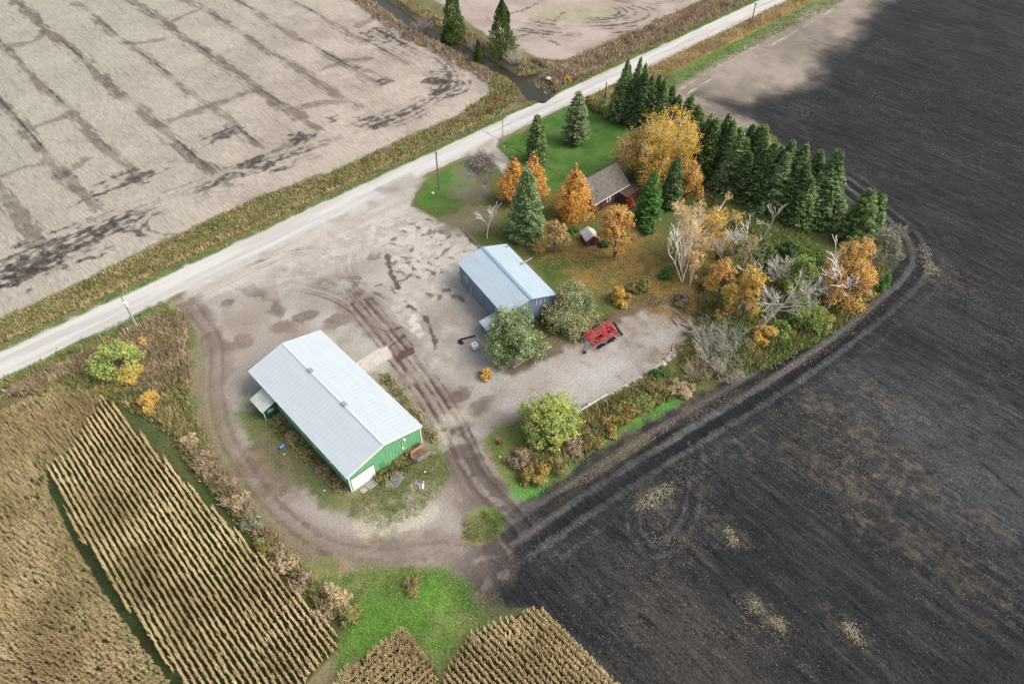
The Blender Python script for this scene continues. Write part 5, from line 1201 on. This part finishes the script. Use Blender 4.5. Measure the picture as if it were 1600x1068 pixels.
# bushes: u, v (base), height m, radius m, palette, label
BUSH = [
 (757, 588, 2.2, 1.3, 'gold', 'small bright gold bush at the corner of the gravel pad'),
 (238, 634, 3.0, 2.2, 'gold', 'yellow bush between the weedy corner and the corn'),
 (228, 540, 2.4, 1.3, 'orange2', 'little orange bush below the utility pole'),
 (968, 470, 4.2, 2.2, 'gold', 'yellow bush on the lawn above the gravel pad'),
 (1000, 452, 3.0, 2.4, 'weedbush', 'dull brown green bush right of the yellow lawn bush'),
 (1040, 430, 2.4, 1.6, 'green', 'low green bush left of the white birch trunks'),
 (1062, 470, 2.6, 2.0, 'brownbush', 'brown bush at the tip of the gravel pad'),
 (1120, 520, 3.2, 2.2, 'lime', 'yellow green bush between leafless shrubs and orange tree'),
 (1150, 520, 2.6, 1.8, 'green', 'fresh green bush under the golden orange tree'),
 (1192, 530, 3.4, 2.4, 'gold', 'yellow brown bush at the foot of the leaning dead tree'),
 (1218, 520, 3.0, 2.4, 'lime', 'lime bush right of the leaning dead tree'),
 (1170, 545, 2.2, 1.8, 'weedbush', 'low mixed bush at the grove edge below the dead trunk'),
 (1290, 500, 3.0, 2.2, 'goldweed', 'tawny bush below the outer orange tree'),
 (1330, 480, 2.6, 2.0, 'weedbush', 'olive bush at the grove edge right of the tawny bush'),
 (1372, 446, 3.6, 2.2, 'green', 'green bush bulging over the field track bend'),
 (1345, 462, 2.4, 1.8, 'greybush', 'grey green bush between the olive and green bushes'),
 (1195, 400, 4.5, 2.6, 'spruce', 'dark evergreen bush below the small bare tree'),
 (1232, 398, 4.0, 2.4, 'spruce', 'dark evergreen bush in the shade of the corner spruces'),
 (1205, 430, 3.5, 2.4, 'spruce_dark', 'blackish green bush behind the leaning dead tree'),
 (1270, 410, 3.0, 2.2, 'green', 'green bush on the grass below the windbreak end'),
 (1280, 440, 2.8, 2.0, 'weedbush', 'brownish bush left of the outer orange tree'),
 (1110, 450, 3.0, 2.2, 'weedbush', 'green brown bush under the dense golden tree'),
 (1135, 400, 3.2, 2.4, 'goldweed', 'yellow brown bush above the mid grove trees'),
 (1010, 360, 2.6, 2.0, 'green', 'low green bush at the foot of the bright green conifer'),
 (980, 320, 2.4, 1.8, 'red', 'dark red bush against the house wall'),
 (985, 190, 3.0, 1.6, 'red', 'red brown bush at the foot of the roadside spruce clump'),
 (951, 180, 3.2, 1.5, 'yellow', 'yellow bush at the left foot of the roadside spruce clump'),
 (938, 172, 3.4, 2.4, 'weedbush', 'olive bush at the upper corner of the front lawn'),
 (925, 162, 2.4, 2.0, 'goldweed', 'tawny bush between the road and the front lawn corner'),
 (894, 362, 1.8, 1.4, 'green', 'low green bush at the foot of the bright orange larch'),
 (944, 384, 1.8, 1.2, 'green', 'green bush leaning on the tiny garden shed'),
 (838, 528, 2.2, 1.6, 'weedbush', 'dull olive bush between the two willows'),
 (790, 450, 1.4, 1.2, 'goldweed', 'yellowish weeds along the shed back wall'),
 (836, 742, 2.6, 2.6, 'goldweed', 'golden bush at the front of the weeds under the yellow green tree'),
 (812, 720, 2.4, 2.2, 'brownbush', 'dark brown seed head thicket left of the golden bush'),
 (868, 730, 2.4, 2.4, 'weedbush', 'dull green thicket right of the golden bush'),
 (890, 705, 2.6, 2.4, 'brownbush', 'brown seed head thicket on the bank right of the yellow green tree'),
 (920, 690, 2.2, 2.4, 'weedbush', 'olive weeds on the bank below the tyre heap'),
 (950, 668, 2.2, 2.4, 'goldweed', 'orange tinged weeds on the bank right of the tyre heap'),
 (975, 646, 2.2, 2.4, 'goldweed', 'tawny weeds in the middle of the bank'),
 (1000, 632, 2.2, 2.4, 'lime', 'yellow green weeds on the bank'),
 (1022, 612, 2.4, 2.4, 'weedbush', 'mixed weeds on the bank near its right end'),
 (1030, 590, 2.4, 1.8, 'green', 'fresh green bush at the upper end of the bank'),
 (1065, 610, 2.4, 2.6, 'tanbush', 'tan grassy bush at the right end of the bank'),
 (520, 935, 3.0, 2.3, 'tanbush', 'large pinkish tan bush at the edge of the bright grass by the corn'),
 (545, 962, 2.4, 1.8, 'weedbush', 'yellow green bush beside the large pinkish tan bush'),
 (507, 960, 1.8, 1.6, 'brownbush', 'brown weeds between the corn strip and the large tan bush'),
 (470, 912, 2.0, 1.8, 'brownbush', 'brown seed head weeds at the near end of the corn margin'),
 (445, 882, 2.2, 2.0, 'tanbush', 'pale fluffy weeds near the end of the corn margin'),
 (420, 850, 2.2, 2.0, 'weedbush', 'olive weeds on the corn margin above the pale fluffy weeds'),
 (398, 822, 2.2, 2.0, 'greybush', 'grey green weeds in the middle of the corn margin'),
 (372, 786, 2.2, 1.9, 'tanbush', 'tan fluffy weeds halfway down the corn margin'),
 (350, 758, 2.0, 1.9, 'brownbush', 'brown weeds on the corn margin above the tan fluffy ones'),
 (322, 722, 2.2, 2.0, 'brownbush', 'grey brown seed heads where the corn margin narrows'),
 (300, 692, 2.2, 1.8, 'tanbush', 'pale seed head clump at the top of the corn margin'),
 (774, 160, 1.8, 1.5, 'red', 'red tinged bush between the beige field corner and the stream'),
 (800, 150, 2.0, 2.0, 'weedbush', 'olive bush beside the red tinged bush by the stream'),
 (888, 126, 2.4, 1.2, 'yellow', 'bright yellow bush at the ditch by the stream'),
 (436, 662, 1.3, 1.1, 'weedbush', 'weeds under the barn porch window'),
 (456, 684, 1.3, 1.2, 'brownbush', 'brown weeds along the middle of the barn side wall'),
 (479, 709, 1.3, 1.2, 'weedbush', 'olive weeds along the barn side wall past the barrel'),
 (504, 735, 1.3, 1.2, 'brownbush', 'brown weeds along the near half of the barn side wall'),
 (528, 758, 1.1, 1.1, 'weedbush', 'low weeds at the near end of the barn side wall'),
 (598, 742, 1.0, 1.0, 'weedbush', 'low weeds beside the white barn door'),
 (622, 724, 1.0, 1.1, 'lime', 'yellow green weeds at the middle of the barn end wall'),
 (638, 712, 1.2, 1.1, 'goldweed', 'orange weeds between the barn end wall and wagon box'),
 (646, 916, .9, 1.7, 'weedbush', 'low olive weed tuft standing in the bright grass'),
 (206, 592, 3.6, 2.3, 'gold', 'yellow thicket leaning on the yellow green tree in the weedy corner'),
]
for i, (u, v, hh, rr_, pal, label) in enumerate(BUSH):
    big = pal in ('weedbush', 'goldweed', 'brownbush', 'tanbush')
    put('bush', leafy_mesh('dome', hh, rr_, 500 + i, nl=11, leaves=int(520 * rr_ * rr_ * .8 + 400), size=.24 if big else .26, trunk_r=.05, stems=3), ('stems', 'foliage'), u, v, 0, label, 'bush', None, 1, (TWIGD, PAL[pal]))
# ------------------------------------------------------------------ corn
def inside(pts, X, Y):
    ins = np.zeros(X.shape, bool)
    for (x0, y0), (x1, y1) in zip(pts, pts[1:] + pts[:1]):
        if y0 != y1: ins ^= ((y0 > Y) != (y1 > Y)) & (X < (x1 - x0) * (Y - y0) / (y1 - y0) + x0)
    return ins
def hgts(x, y):
    i = np.clip(np.searchsorted(YS, y), 0, NY - 1); j = np.clip(np.searchsorted(XS, x), 0, NX - 1); return HT[i, j]
def corn_plant(seed):
    """stalk, six or seven drooping dry leaves along the row, tassel"""
    g = np.random.default_rng(seed); V = []; F = []
    def quad(a, b, c, d): n = len(V); V.extend([a, b, c, d]); F.append((n, n + 1, n + 2, n + 3))
    h = 1.85
    quad((-.022, 0, 0), (.022, 0, 0), (.014, 0, h), (-.014, 0, h)); quad((0, -.022, .0), (0, .022, 0), (0, .014, h), (0, -.014, h))
    for k in range(7):
        z = .5 + k * .19 + g.normal() * .03; a = (0 if k % 2 else math.pi) + g.normal() * .4 + math.pi / 2
        L = (.36 + .14 * g.random()) * (1 - .05 * k); w = .042
        d = np.array([math.cos(a), math.sin(a), 0]); s = np.array([-d[1], d[0], 0]) * w
        p0 = np.array([0, 0, z]); p1 = p0 + d * L * .45 + np.array([0, 0, .2]); p2 = p0 + d * L * .85 + np.array([0, 0, -.16 - .2 * g.random()])
        n = len(V); V.extend([p0 - s * .5, p0 + s * .5, p1 + s, p1 - s, p2 + s * .3, p2 - s * .3]); F.append((n, n + 1, n + 2, n + 3)); F.append((n + 3, n + 2, n + 4, n + 5))
    for k in range(3):
        a = k * 2.1 + g.random(); d = np.array([math.cos(a) * .12, math.sin(a) * .12, .26]); s = np.array([-math.sin(a), math.cos(a), 0]) * .02
        p = np.array([0, 0, h - .02]); quad(p - s, p + s, p + d + s, p + d - s)
    return np.array(V, np.float32), np.array(F, np.int32)
CORN_M = leafy('dry corn', G_((146, 126, 86), (186, 164, 118), (210, 190, 142), (228, 210, 166)), .12, .25, .2)
TEMPL = [corn_plant(k) for k in range(6)]
plants = []
gc = np.random.default_rng(77)
def rows(poly, along_b, pitch=.762, step=.23, margin=.0):
    P = np.array(poly); A = P[:, 0] * CA + P[:, 1] * SA; B = -P[:, 0] * SA + P[:, 1] * CA
    if along_b: r = np.arange(A.min(), A.max(), pitch); t = np.arange(B.min(), B.max(), step)
    else: r = np.arange(B.min(), B.max(), pitch); t = np.arange(A.min(), A.max(), step)
    Rr, Tt = np.meshgrid(r, t); wob = .06 * np.sin(Tt * .09 + Rr * .02)
    Rr = Rr + wob + gc.normal(size=Rr.shape) * .025; Tt = Tt + gc.normal(size=Tt.shape) * .07
    a, b = (Rr, Tt) if along_b else (Tt, Rr)
    X = a * CA - b * SA; Y = a * SA + b * CA
    k = inside(poly, X, Y) & (Y > 14) & (np.abs(X) < Y * .95 + 48) & (X > -135)
    k &= gc.random(X.shape) > .07
    return np.stack([X[k], Y[k], np.full(k.sum(), 1.0 if along_b else 0.0)], -1)
PL = np.concatenate([rows(CORN_L, False), rows(CORN_S, True), rows(CORN_B1, False), rows(CORN_B2, True)])
_n = (np.sin(PL[:, 0] * .21 + 1) * np.sin(PL[:, 1] * .17) + np.sin(PL[:, 0] * .07 - PL[:, 1] * .09))
PL = PL[(gc.random(len(PL)) > np.clip(_n * .25 - .22, 0, .5))]
uu = 800 + F_PX * PL[:, 0] / depth_of(PL[:, 0], PL[:, 1], 1.0); dd = depth_of(PL[:, 0], PL[:, 1], 1.0)
up = PL[:, 1] * math.sin(TH) + (1.0 - CAM_H) * math.cos(TH); vv = 534 - F_PX * up / dd
seen = (uu > 0) & (uu < 1600) & (vv < 1064) & (vv > 0)
order = np.argsort(np.where(seen, dd, 1e9))[:300]; single = np.zeros(len(PL), bool); single[order] = True
rot = np.where(PL[:, 2] > 0, GA + math.pi / 2, GA) - math.pi / 2
rot = rot + gc.normal(size=len(PL)) * .22 + math.pi * (gc.random(len(PL)) < .5)
scl = .82 + .3 * gc.random(len(PL)); tlt = gc.normal(size=(len(PL), 2)) * .055; scl = scl * np.where((PL[:, 2] > 0) | (PL[:, 0] > -28), 1.0, .74)
q = Q(); tid = gc.integers(0, 6, len(PL))
for k in range(6):
    V, F = TEMPL[k]; i = np.where((tid == k) & ~single)[0]; n = len(i)
    c, s = np.cos(rot[i])[:, None], np.sin(rot[i])[:, None]; z = V[None, :, 2] * scl[i][:, None]
    X = (V[None, :, 0] * c - V[None, :, 1] * s) * scl[i][:, None] + PL[i, 0][:, None] + z * tlt[i, 0][:, None]
    Y = (V[None, :, 0] * s + V[None, :, 1] * c) * scl[i][:, None] + PL[i, 1][:, None] + z * tlt[i, 1][:, None]
    q.add(np.stack([X, Y, z], -1).reshape(-1, 3), (F[None] + (np.arange(n) * len(V))[:, None, None]).reshape(-1, 4))
tag(q.build('corn_crop', CORN_M), 'dry tan corn standing in rows', 'corn', kind='stuff')
cm = [np_mesh('corn_plant', *TEMPL[k]) for k in range(6)]
for k in range(6): cm[k].materials.append(CORN_M)
CL = 'dry tan corn plant standing in the rows nearest the bottom edge of the picture'
for i in np.where(single)[0]:
    o = bpy.data.objects.new('corn_plant', cm[tid[i]]); COL.objects.link(o)
    o.location = (PL[i, 0], PL[i, 1], 0); o.rotation_euler = (tlt[i, 1], -tlt[i, 0], rot[i]); o.scale = (scl[i],) * 3
    tag(o, CL, 'corn plant', 'corn plants nearest the bottom edge')

# ------------------------------------------------------------------ grasses, weeds, litter, straw (stuff nobody could count)
def sample(poly, n, seed):
    g = np.random.default_rng(seed); P = np.array(poly); lo, hi = P.min(0), P.max(0); out = []
    tot = 0
    while tot < n:
        X = lo[0] + g.random(n * 2) * (hi[0] - lo[0]); Y = lo[1] + g.random(n * 2) * (hi[1] - lo[1]); k = inside(list(poly), X, Y)
        out.append(np.stack([X[k], Y[k]], -1)); tot += k.sum()
    return np.concatenate(out)[:n]
def tufts(name, label, cat, m, polys, hgt, wid, seed, lean=.35, clump=1.2, cl_n=7, flat=0.0):
    """polys: [(polygon, clumps)]; every clump a handful of blades"""
    g = np.random.default_rng(seed); q = Q()
    for poly, n in polys:
        c = sample(poly, n, seed + n); k = np.repeat(np.arange(n), cl_n); ch = (.55 + .8 * g.random(n)) ** 1.0
        P2 = c[k] + g.normal(size=(len(k), 2)) * clump * .3
        H = hgt * ch[k] * (.6 + .6 * g.random(len(k))); a = g.random(len(k)) * 6.283
        base = np.stack([P2[:, 0], P2[:, 1], hgts(P2[:, 0], P2[:, 1])], -1)
        d = np.stack([g.normal(size=len(k)) * lean, g.normal(size=len(k)) * lean, np.full(len(k), 1 - flat)], -1); d /= np.linalg.norm(d, axis=1)[:, None]
        s = np.stack([np.cos(a), np.sin(a), 0 * a], -1)
        q.cards(base + d * (H * .5)[:, None], d * (H * .55)[:, None], s * (wid * (.6 + .8 * g.random(len(k))))[:, None])
    return tag(q.build(name, m), label, cat, kind='stuff')
def strip(a0, a1, b0, b1): return [ab(a0, b0), ab(a1, b0), ab(a1, b1), ab(a0, b1)]
M_TAN = leafy('dry tall grass', G_((140, 122, 84), (178, 156, 112), (204, 184, 142)), .2, .25, .2)
M_OLV = leafy('olive weeds', G_((106, 110, 62), (138, 134, 82), (164, 150, 104), (128, 118, 78)), .2, .3, .15)
M_BRN = leafy('brown dead weeds', G_((122, 106, 84), (158, 138, 112), (190, 170, 140)), .2, .3, .15)
M_GRN = leafy('fresh grass', G_((108, 136, 68), (134, 162, 84), (160, 182, 108)), .2, .2, .2)
M_MIX = leafy('mixed autumn weeds', G_((96, 108, 56), (128, 130, 74), (158, 144, 96), (184, 166, 126)), .25, .3, .15)
tufts('tall_grass', 'dry tall grass along the road ditch', 'grass', M_TAN, [(strip(-60, 120, 135.8, 137.4), 900), (strip(150, 320, 120.5, 126), 3000), (strip(-60, 22, 121, 123), 300)], 1.0, .07, 1)
tufts('ditch_weeds', 'olive and rust weeds on the field side of the road ditch', 'weeds', M_OLV, [([ab(-60, 138.2), ab(118, 138.2)] + PX((752, 163), (715, 184), (631, 218), (530, 265), (400, 311), (250, 382), (100, 455), (0, 500), (-60, 528)), 3000), (strip(-60, 124, 137, 138.4), 500)], .75, .09, 2, .5)
tufts('bank_weeds', 'brown weeds on the stream banks and far verge', 'weeds', M_BRN, [(strip(141, 330, 135.5, 146), 3900), (offset(STREAM, 4.2)[:-12] + offset(STREAM, 8.2)[:-12][::-1], 1000), (offset(STREAM, -3.8)[:-14] + offset(STREAM, -9)[:-14][::-1], 1300), (PX((820, 94), (870, 98), (960, 92), (930, 114), (890, 128), (862, 108)), 900)], 1.2, .10, 3)
tufts('bank_grass', 'yellowish grass on the stream bank beside the beige field', 'weeds', M_OLV, [(offset(STREAM, 4.2)[:-12] + offset(STREAM, 8.5)[:-12][::-1], 1000), (PX((766, 128), (790, 118), (812, 146), (790, 168), (740, 182), (730, 172), (768, 150)), 900)], 1.2, .10, 4)
tufts('field_weeds', 'mixed autumn weeds between the road, the yard and the corn', 'weeds', M_MIX, [(PX((0, 604), (150, 536), (240, 494), (280, 484), (284, 560), (298, 640), (290, 690), (230, 650), (170, 625), (60, 616)), 4200), (PX((262, 655), (300, 650), (330, 712), (376, 790), (430, 850), (480, 900), (528, 950), (520, 968), (420, 862), (300, 725)), 1300)], 1.1, .09, 5)
tufts('seed_heads', 'brown seed head weeds in the corner by the utility pole', 'weeds', M_BRN, [(PX((160, 560), (200, 520), (250, 495), (290, 500), (296, 600), (240, 620), (170, 590)), 1500), (PX((285, 690), (315, 700), (385, 795), (465, 885), (490, 920), (445, 876), (355, 785)), 700), (PX((0, 622), (150, 548), (170, 560), (60, 610)), 700)], 1.4, .09, 6)
tufts('verge_grass', 'green grass on the road verges', 'grass', leafy('verge grass', G_((104, 124, 66), (130, 146, 84), (158, 160, 108)), .3, .2, .2), [(strip(-60, 126, 133.8, 135.3), 1100), (strip(128, 300, 133.8, 135.2), 900), (strip(158, 300, 113, 119), 1400), (strip(-60, 22, 123.6, 126.2), 900)], .5, .07, 7)
tufts('grove_undergrowth', 'tangled autumn undergrowth under the grove trees', 'weeds', M_MIX, [(PX((1085, 500), (1110, 430), (1200, 410), (1290, 420), (1385, 400), (1384, 445), (1300, 520), (1190, 580), (1090, 596), (1060, 570)), 4200), (PX((1080, 285), (1140, 310), (1290, 390), (1200, 400), (1100, 380)), 900)], 1.1, .09, 8)
tufts('grove_green_weeds', 'green low weeds in the grove and along the field edge', 'weeds', M_GRN, [(PX((1110, 470), (1200, 420), (1330, 430), (1384, 420), (1384, 448), (1300, 522), (1200, 578), (1120, 560)), 1700), (PX((1100, 300), (1180, 330), (1290, 396), (1210, 396)), 1500)], .8, .09, 9)
tufts('bank_thicket', 'orange and olive weeds on the bank below the gravel pad', 'weeds', M_OLV, [(PX((890, 660), (1040, 580), (1062, 596), (1050, 620), (975, 660), (900, 720), (850, 740), (812, 735), (815, 700), (870, 690)), 2600)], 1.2, .10, 10)
tufts('wall_weeds', 'weeds along the barn walls', 'weeds', M_MIX, [(PX((424, 656), (436, 652), (540, 756), (545, 770), (520, 758), (430, 672)), 420), (PX((594, 590), (604, 586), (664, 655), (684, 690), (668, 690), (642, 650)), 160), (PX((585, 748), (650, 694), (664, 704), (640, 730), (596, 756)), 400)], .8, .08, 11)
tufts('yard_grass', 'rough short grass round the barn and in the loop', 'grass', leafy('olive grass', G_((112, 124, 66), (136, 142, 84), (160, 158, 110)), .3, .2, .2), [(PX((552, 778), (610, 745), (690, 700), (704, 740), (660, 800), (600, 826), (548, 805)), 1500), (PX((376, 648), (410, 640), (500, 735), (540, 780), (520, 798), (440, 740)), 350), (PX((726, 812), (768, 795), (783, 814), (779, 836), (748, 848), (722, 842)), 500)], .26, .045, 12)
tufts('lawn_grass', 'bright rough grass in the corner by the corn and on the wedge', 'grass', M_GRN, [(GR2, 2200), (WEDGE, 1200)], .26, .045, 13)
M_LIT = leafy('fallen leaves', G_((140, 108, 60), (168, 130, 70), (186, 150, 88), (128, 108, 72)), .2, .25, .1)
def flakes(name, label, cat, m, pts, size, seed, elong=1.0, direction=None, z=.03, rise=.04):
    g = np.random.default_rng(seed); n = len(pts); a = g.random(n) * 6.283 if direction is None else direction + g.normal(size=n) * .5
    c = np.stack([pts[:, 0], pts[:, 1], hgts(pts[:, 0], pts[:, 1]) + z + rise * g.random(n)], -1); s = size * (.5 + g.random(n))
    u = np.stack([np.cos(a), np.sin(a), g.normal(size=n) * .25], -1) * (s * elong)[:, None]; v = np.stack([-np.sin(a), np.cos(a), g.normal(size=n) * .25], -1) * s[:, None]
    q = Q(); q.cards(c, u, v); return tag(q.build(name, m), label, cat, kind='stuff')
lp_ = []
for u, v, sg, n in ((900, 375, 5, 900), (960, 395, 6, 1500), (1000, 425, 6, 1200), (1040, 455, 5, 900), (820, 322, 4, 700), (880, 345, 4, 600), (1075, 440, 6, 700), (1130, 480, 7, 1000), (860, 390, 3, 400), (1320, 470, 5, 500), (950, 445, 5, 500), (745, 340, 5, 300), (1060, 485, 4, 600)):
    x, y = at(u, v); gg = np.random.default_rng(u); lp_.append(np.array([x, y]) + gg.normal(size=(n, 2)) * sg)
flakes('fallen_leaves', 'orange fallen leaves lying on the lawn', 'leaves', M_LIT, np.concatenate(lp_), .075, 5)
# straw and corn stalks left on the black soil and on the stubble fields
M_STR = leafy('old straw', G_((80, 74, 64), (108, 98, 82), (146, 132, 108)), .1, .3, 0)
BLKV = PX((1180, 195), (1300, 285), (1395, 345), (1450, 400), (1430, 460), (1320, 540), (1100, 690), (960, 780), (850, 880), (800, 930), (860, 960), (970, 1075), (1150, 1180), (1700, 1180), (1720, 60), (1420, 20), (1330, 100))
gs_ = sample(BLKV, 150000, 4)
dens = fbm(gs_[:, 0], gs_[:, 1], 16, 3, 61) * .9 + fbm((gs_[:, 0] * CA + gs_[:, 1] * SA) * 5, -gs_[:, 0] * SA + gs_[:, 1] * CA, 14, 2, 62) * .6
gx = np.random.default_rng(8).random(len(gs_)); keep = gx < np.clip(dens * .55 + .06, .01, 1)
hot = []
for u, v, sg, n in ((1440, 395, 2.6, 420), (1455, 430, 3, 420), (1025, 775, 1.8, 260), (1008, 785, 1.4, 160), (1050, 833, 2.4, 260), (1140, 838, 2.0, 200), (1215, 975, 1.4, 140), (1178, 945, 1.3, 110), (1335, 990, 1.6, 120), (1480, 460, 4, 300), (1090, 730, 3, 300), (850, 855, 1.6, 180), (1250, 665, 4, 260), (1320, 640, 5, 360), (1380, 700, 6, 400), (1500, 200, 9, 300), (1560, 130, 9, 250)):
    x, y = at(u, v); gg = np.random.default_rng(u); hot.append(np.array([x, y]) + (gg.normal(size=(n, 2)) * sg) * np.array([1.2, .8]))
flakes('crop_residue', 'pale straw scattered over the black soil', 'straw', M_STR, np.concatenate([gs_[keep]] + hot), .03, 6, 3.6, GA + math.pi / 2)
M_STB = leafy('stubble', G_((120, 108, 94), (170, 156, 138), (206, 194, 176)), .1, .25, 0)
f1 = sample(PX((0, 510), (400, 312), (740, 178), (755, 130), (560, 5), (300, -60), (-200, -60), (-250, 500)), 26000, 9)
flakes('field_stubble', 'short pale stubble on the beige field', 'stubble', M_STB, f1, .05, 7, 3.0, GA + math.pi / 2)
tufts('straw_clumps', 'clumps of pale dead weeds left on the black soil', 'weeds', leafy('pale dead weeds', G_((150, 142, 112), (184, 174, 142), (206, 198, 170)), .3, .2, .2), [(PX((992, 800), (1004, 778), (1030, 760), (1055, 752), (1052, 768), (1022, 796)), 110), (PX((1132, 828), (1142, 822), (1152, 848), (1144, 852)), 40), (PX((1172, 938), (1184, 938), (1190, 952), (1178, 954)), 30), (PX((1206, 966), (1220, 966), (1226, 984), (1212, 984)), 40), (PX((1318, 975), (1332, 972), (1350, 1000), (1338, 1006)), 50), (PX((1430, 380), (1448, 385), (1470, 430), (1450, 440)), 110)], .22, .06, 21, .9)
# clods and stones on the dirt
M_CLD = leafy('dirt clods', G_((96, 84, 74), (120, 106, 94), (138, 124, 112)), .2, .3, 0)
f2 = np.concatenate([sample(YARD, 9000, 12), sample(PX((1062, 650), (1125, 616), (1200, 590), (1300, 530), (1385, 448), (1392, 455), (1300, 548), (1070, 665)), 1500, 13), sample(PX((860, 775), (985, 686), (1060, 648), (1060, 662), (920, 752)), 1500, 14)])
flakes('dirt_clods', 'small clods and stones scattered on the dirt', 'clods', M_CLD, f2, .05, 8, 1.3)
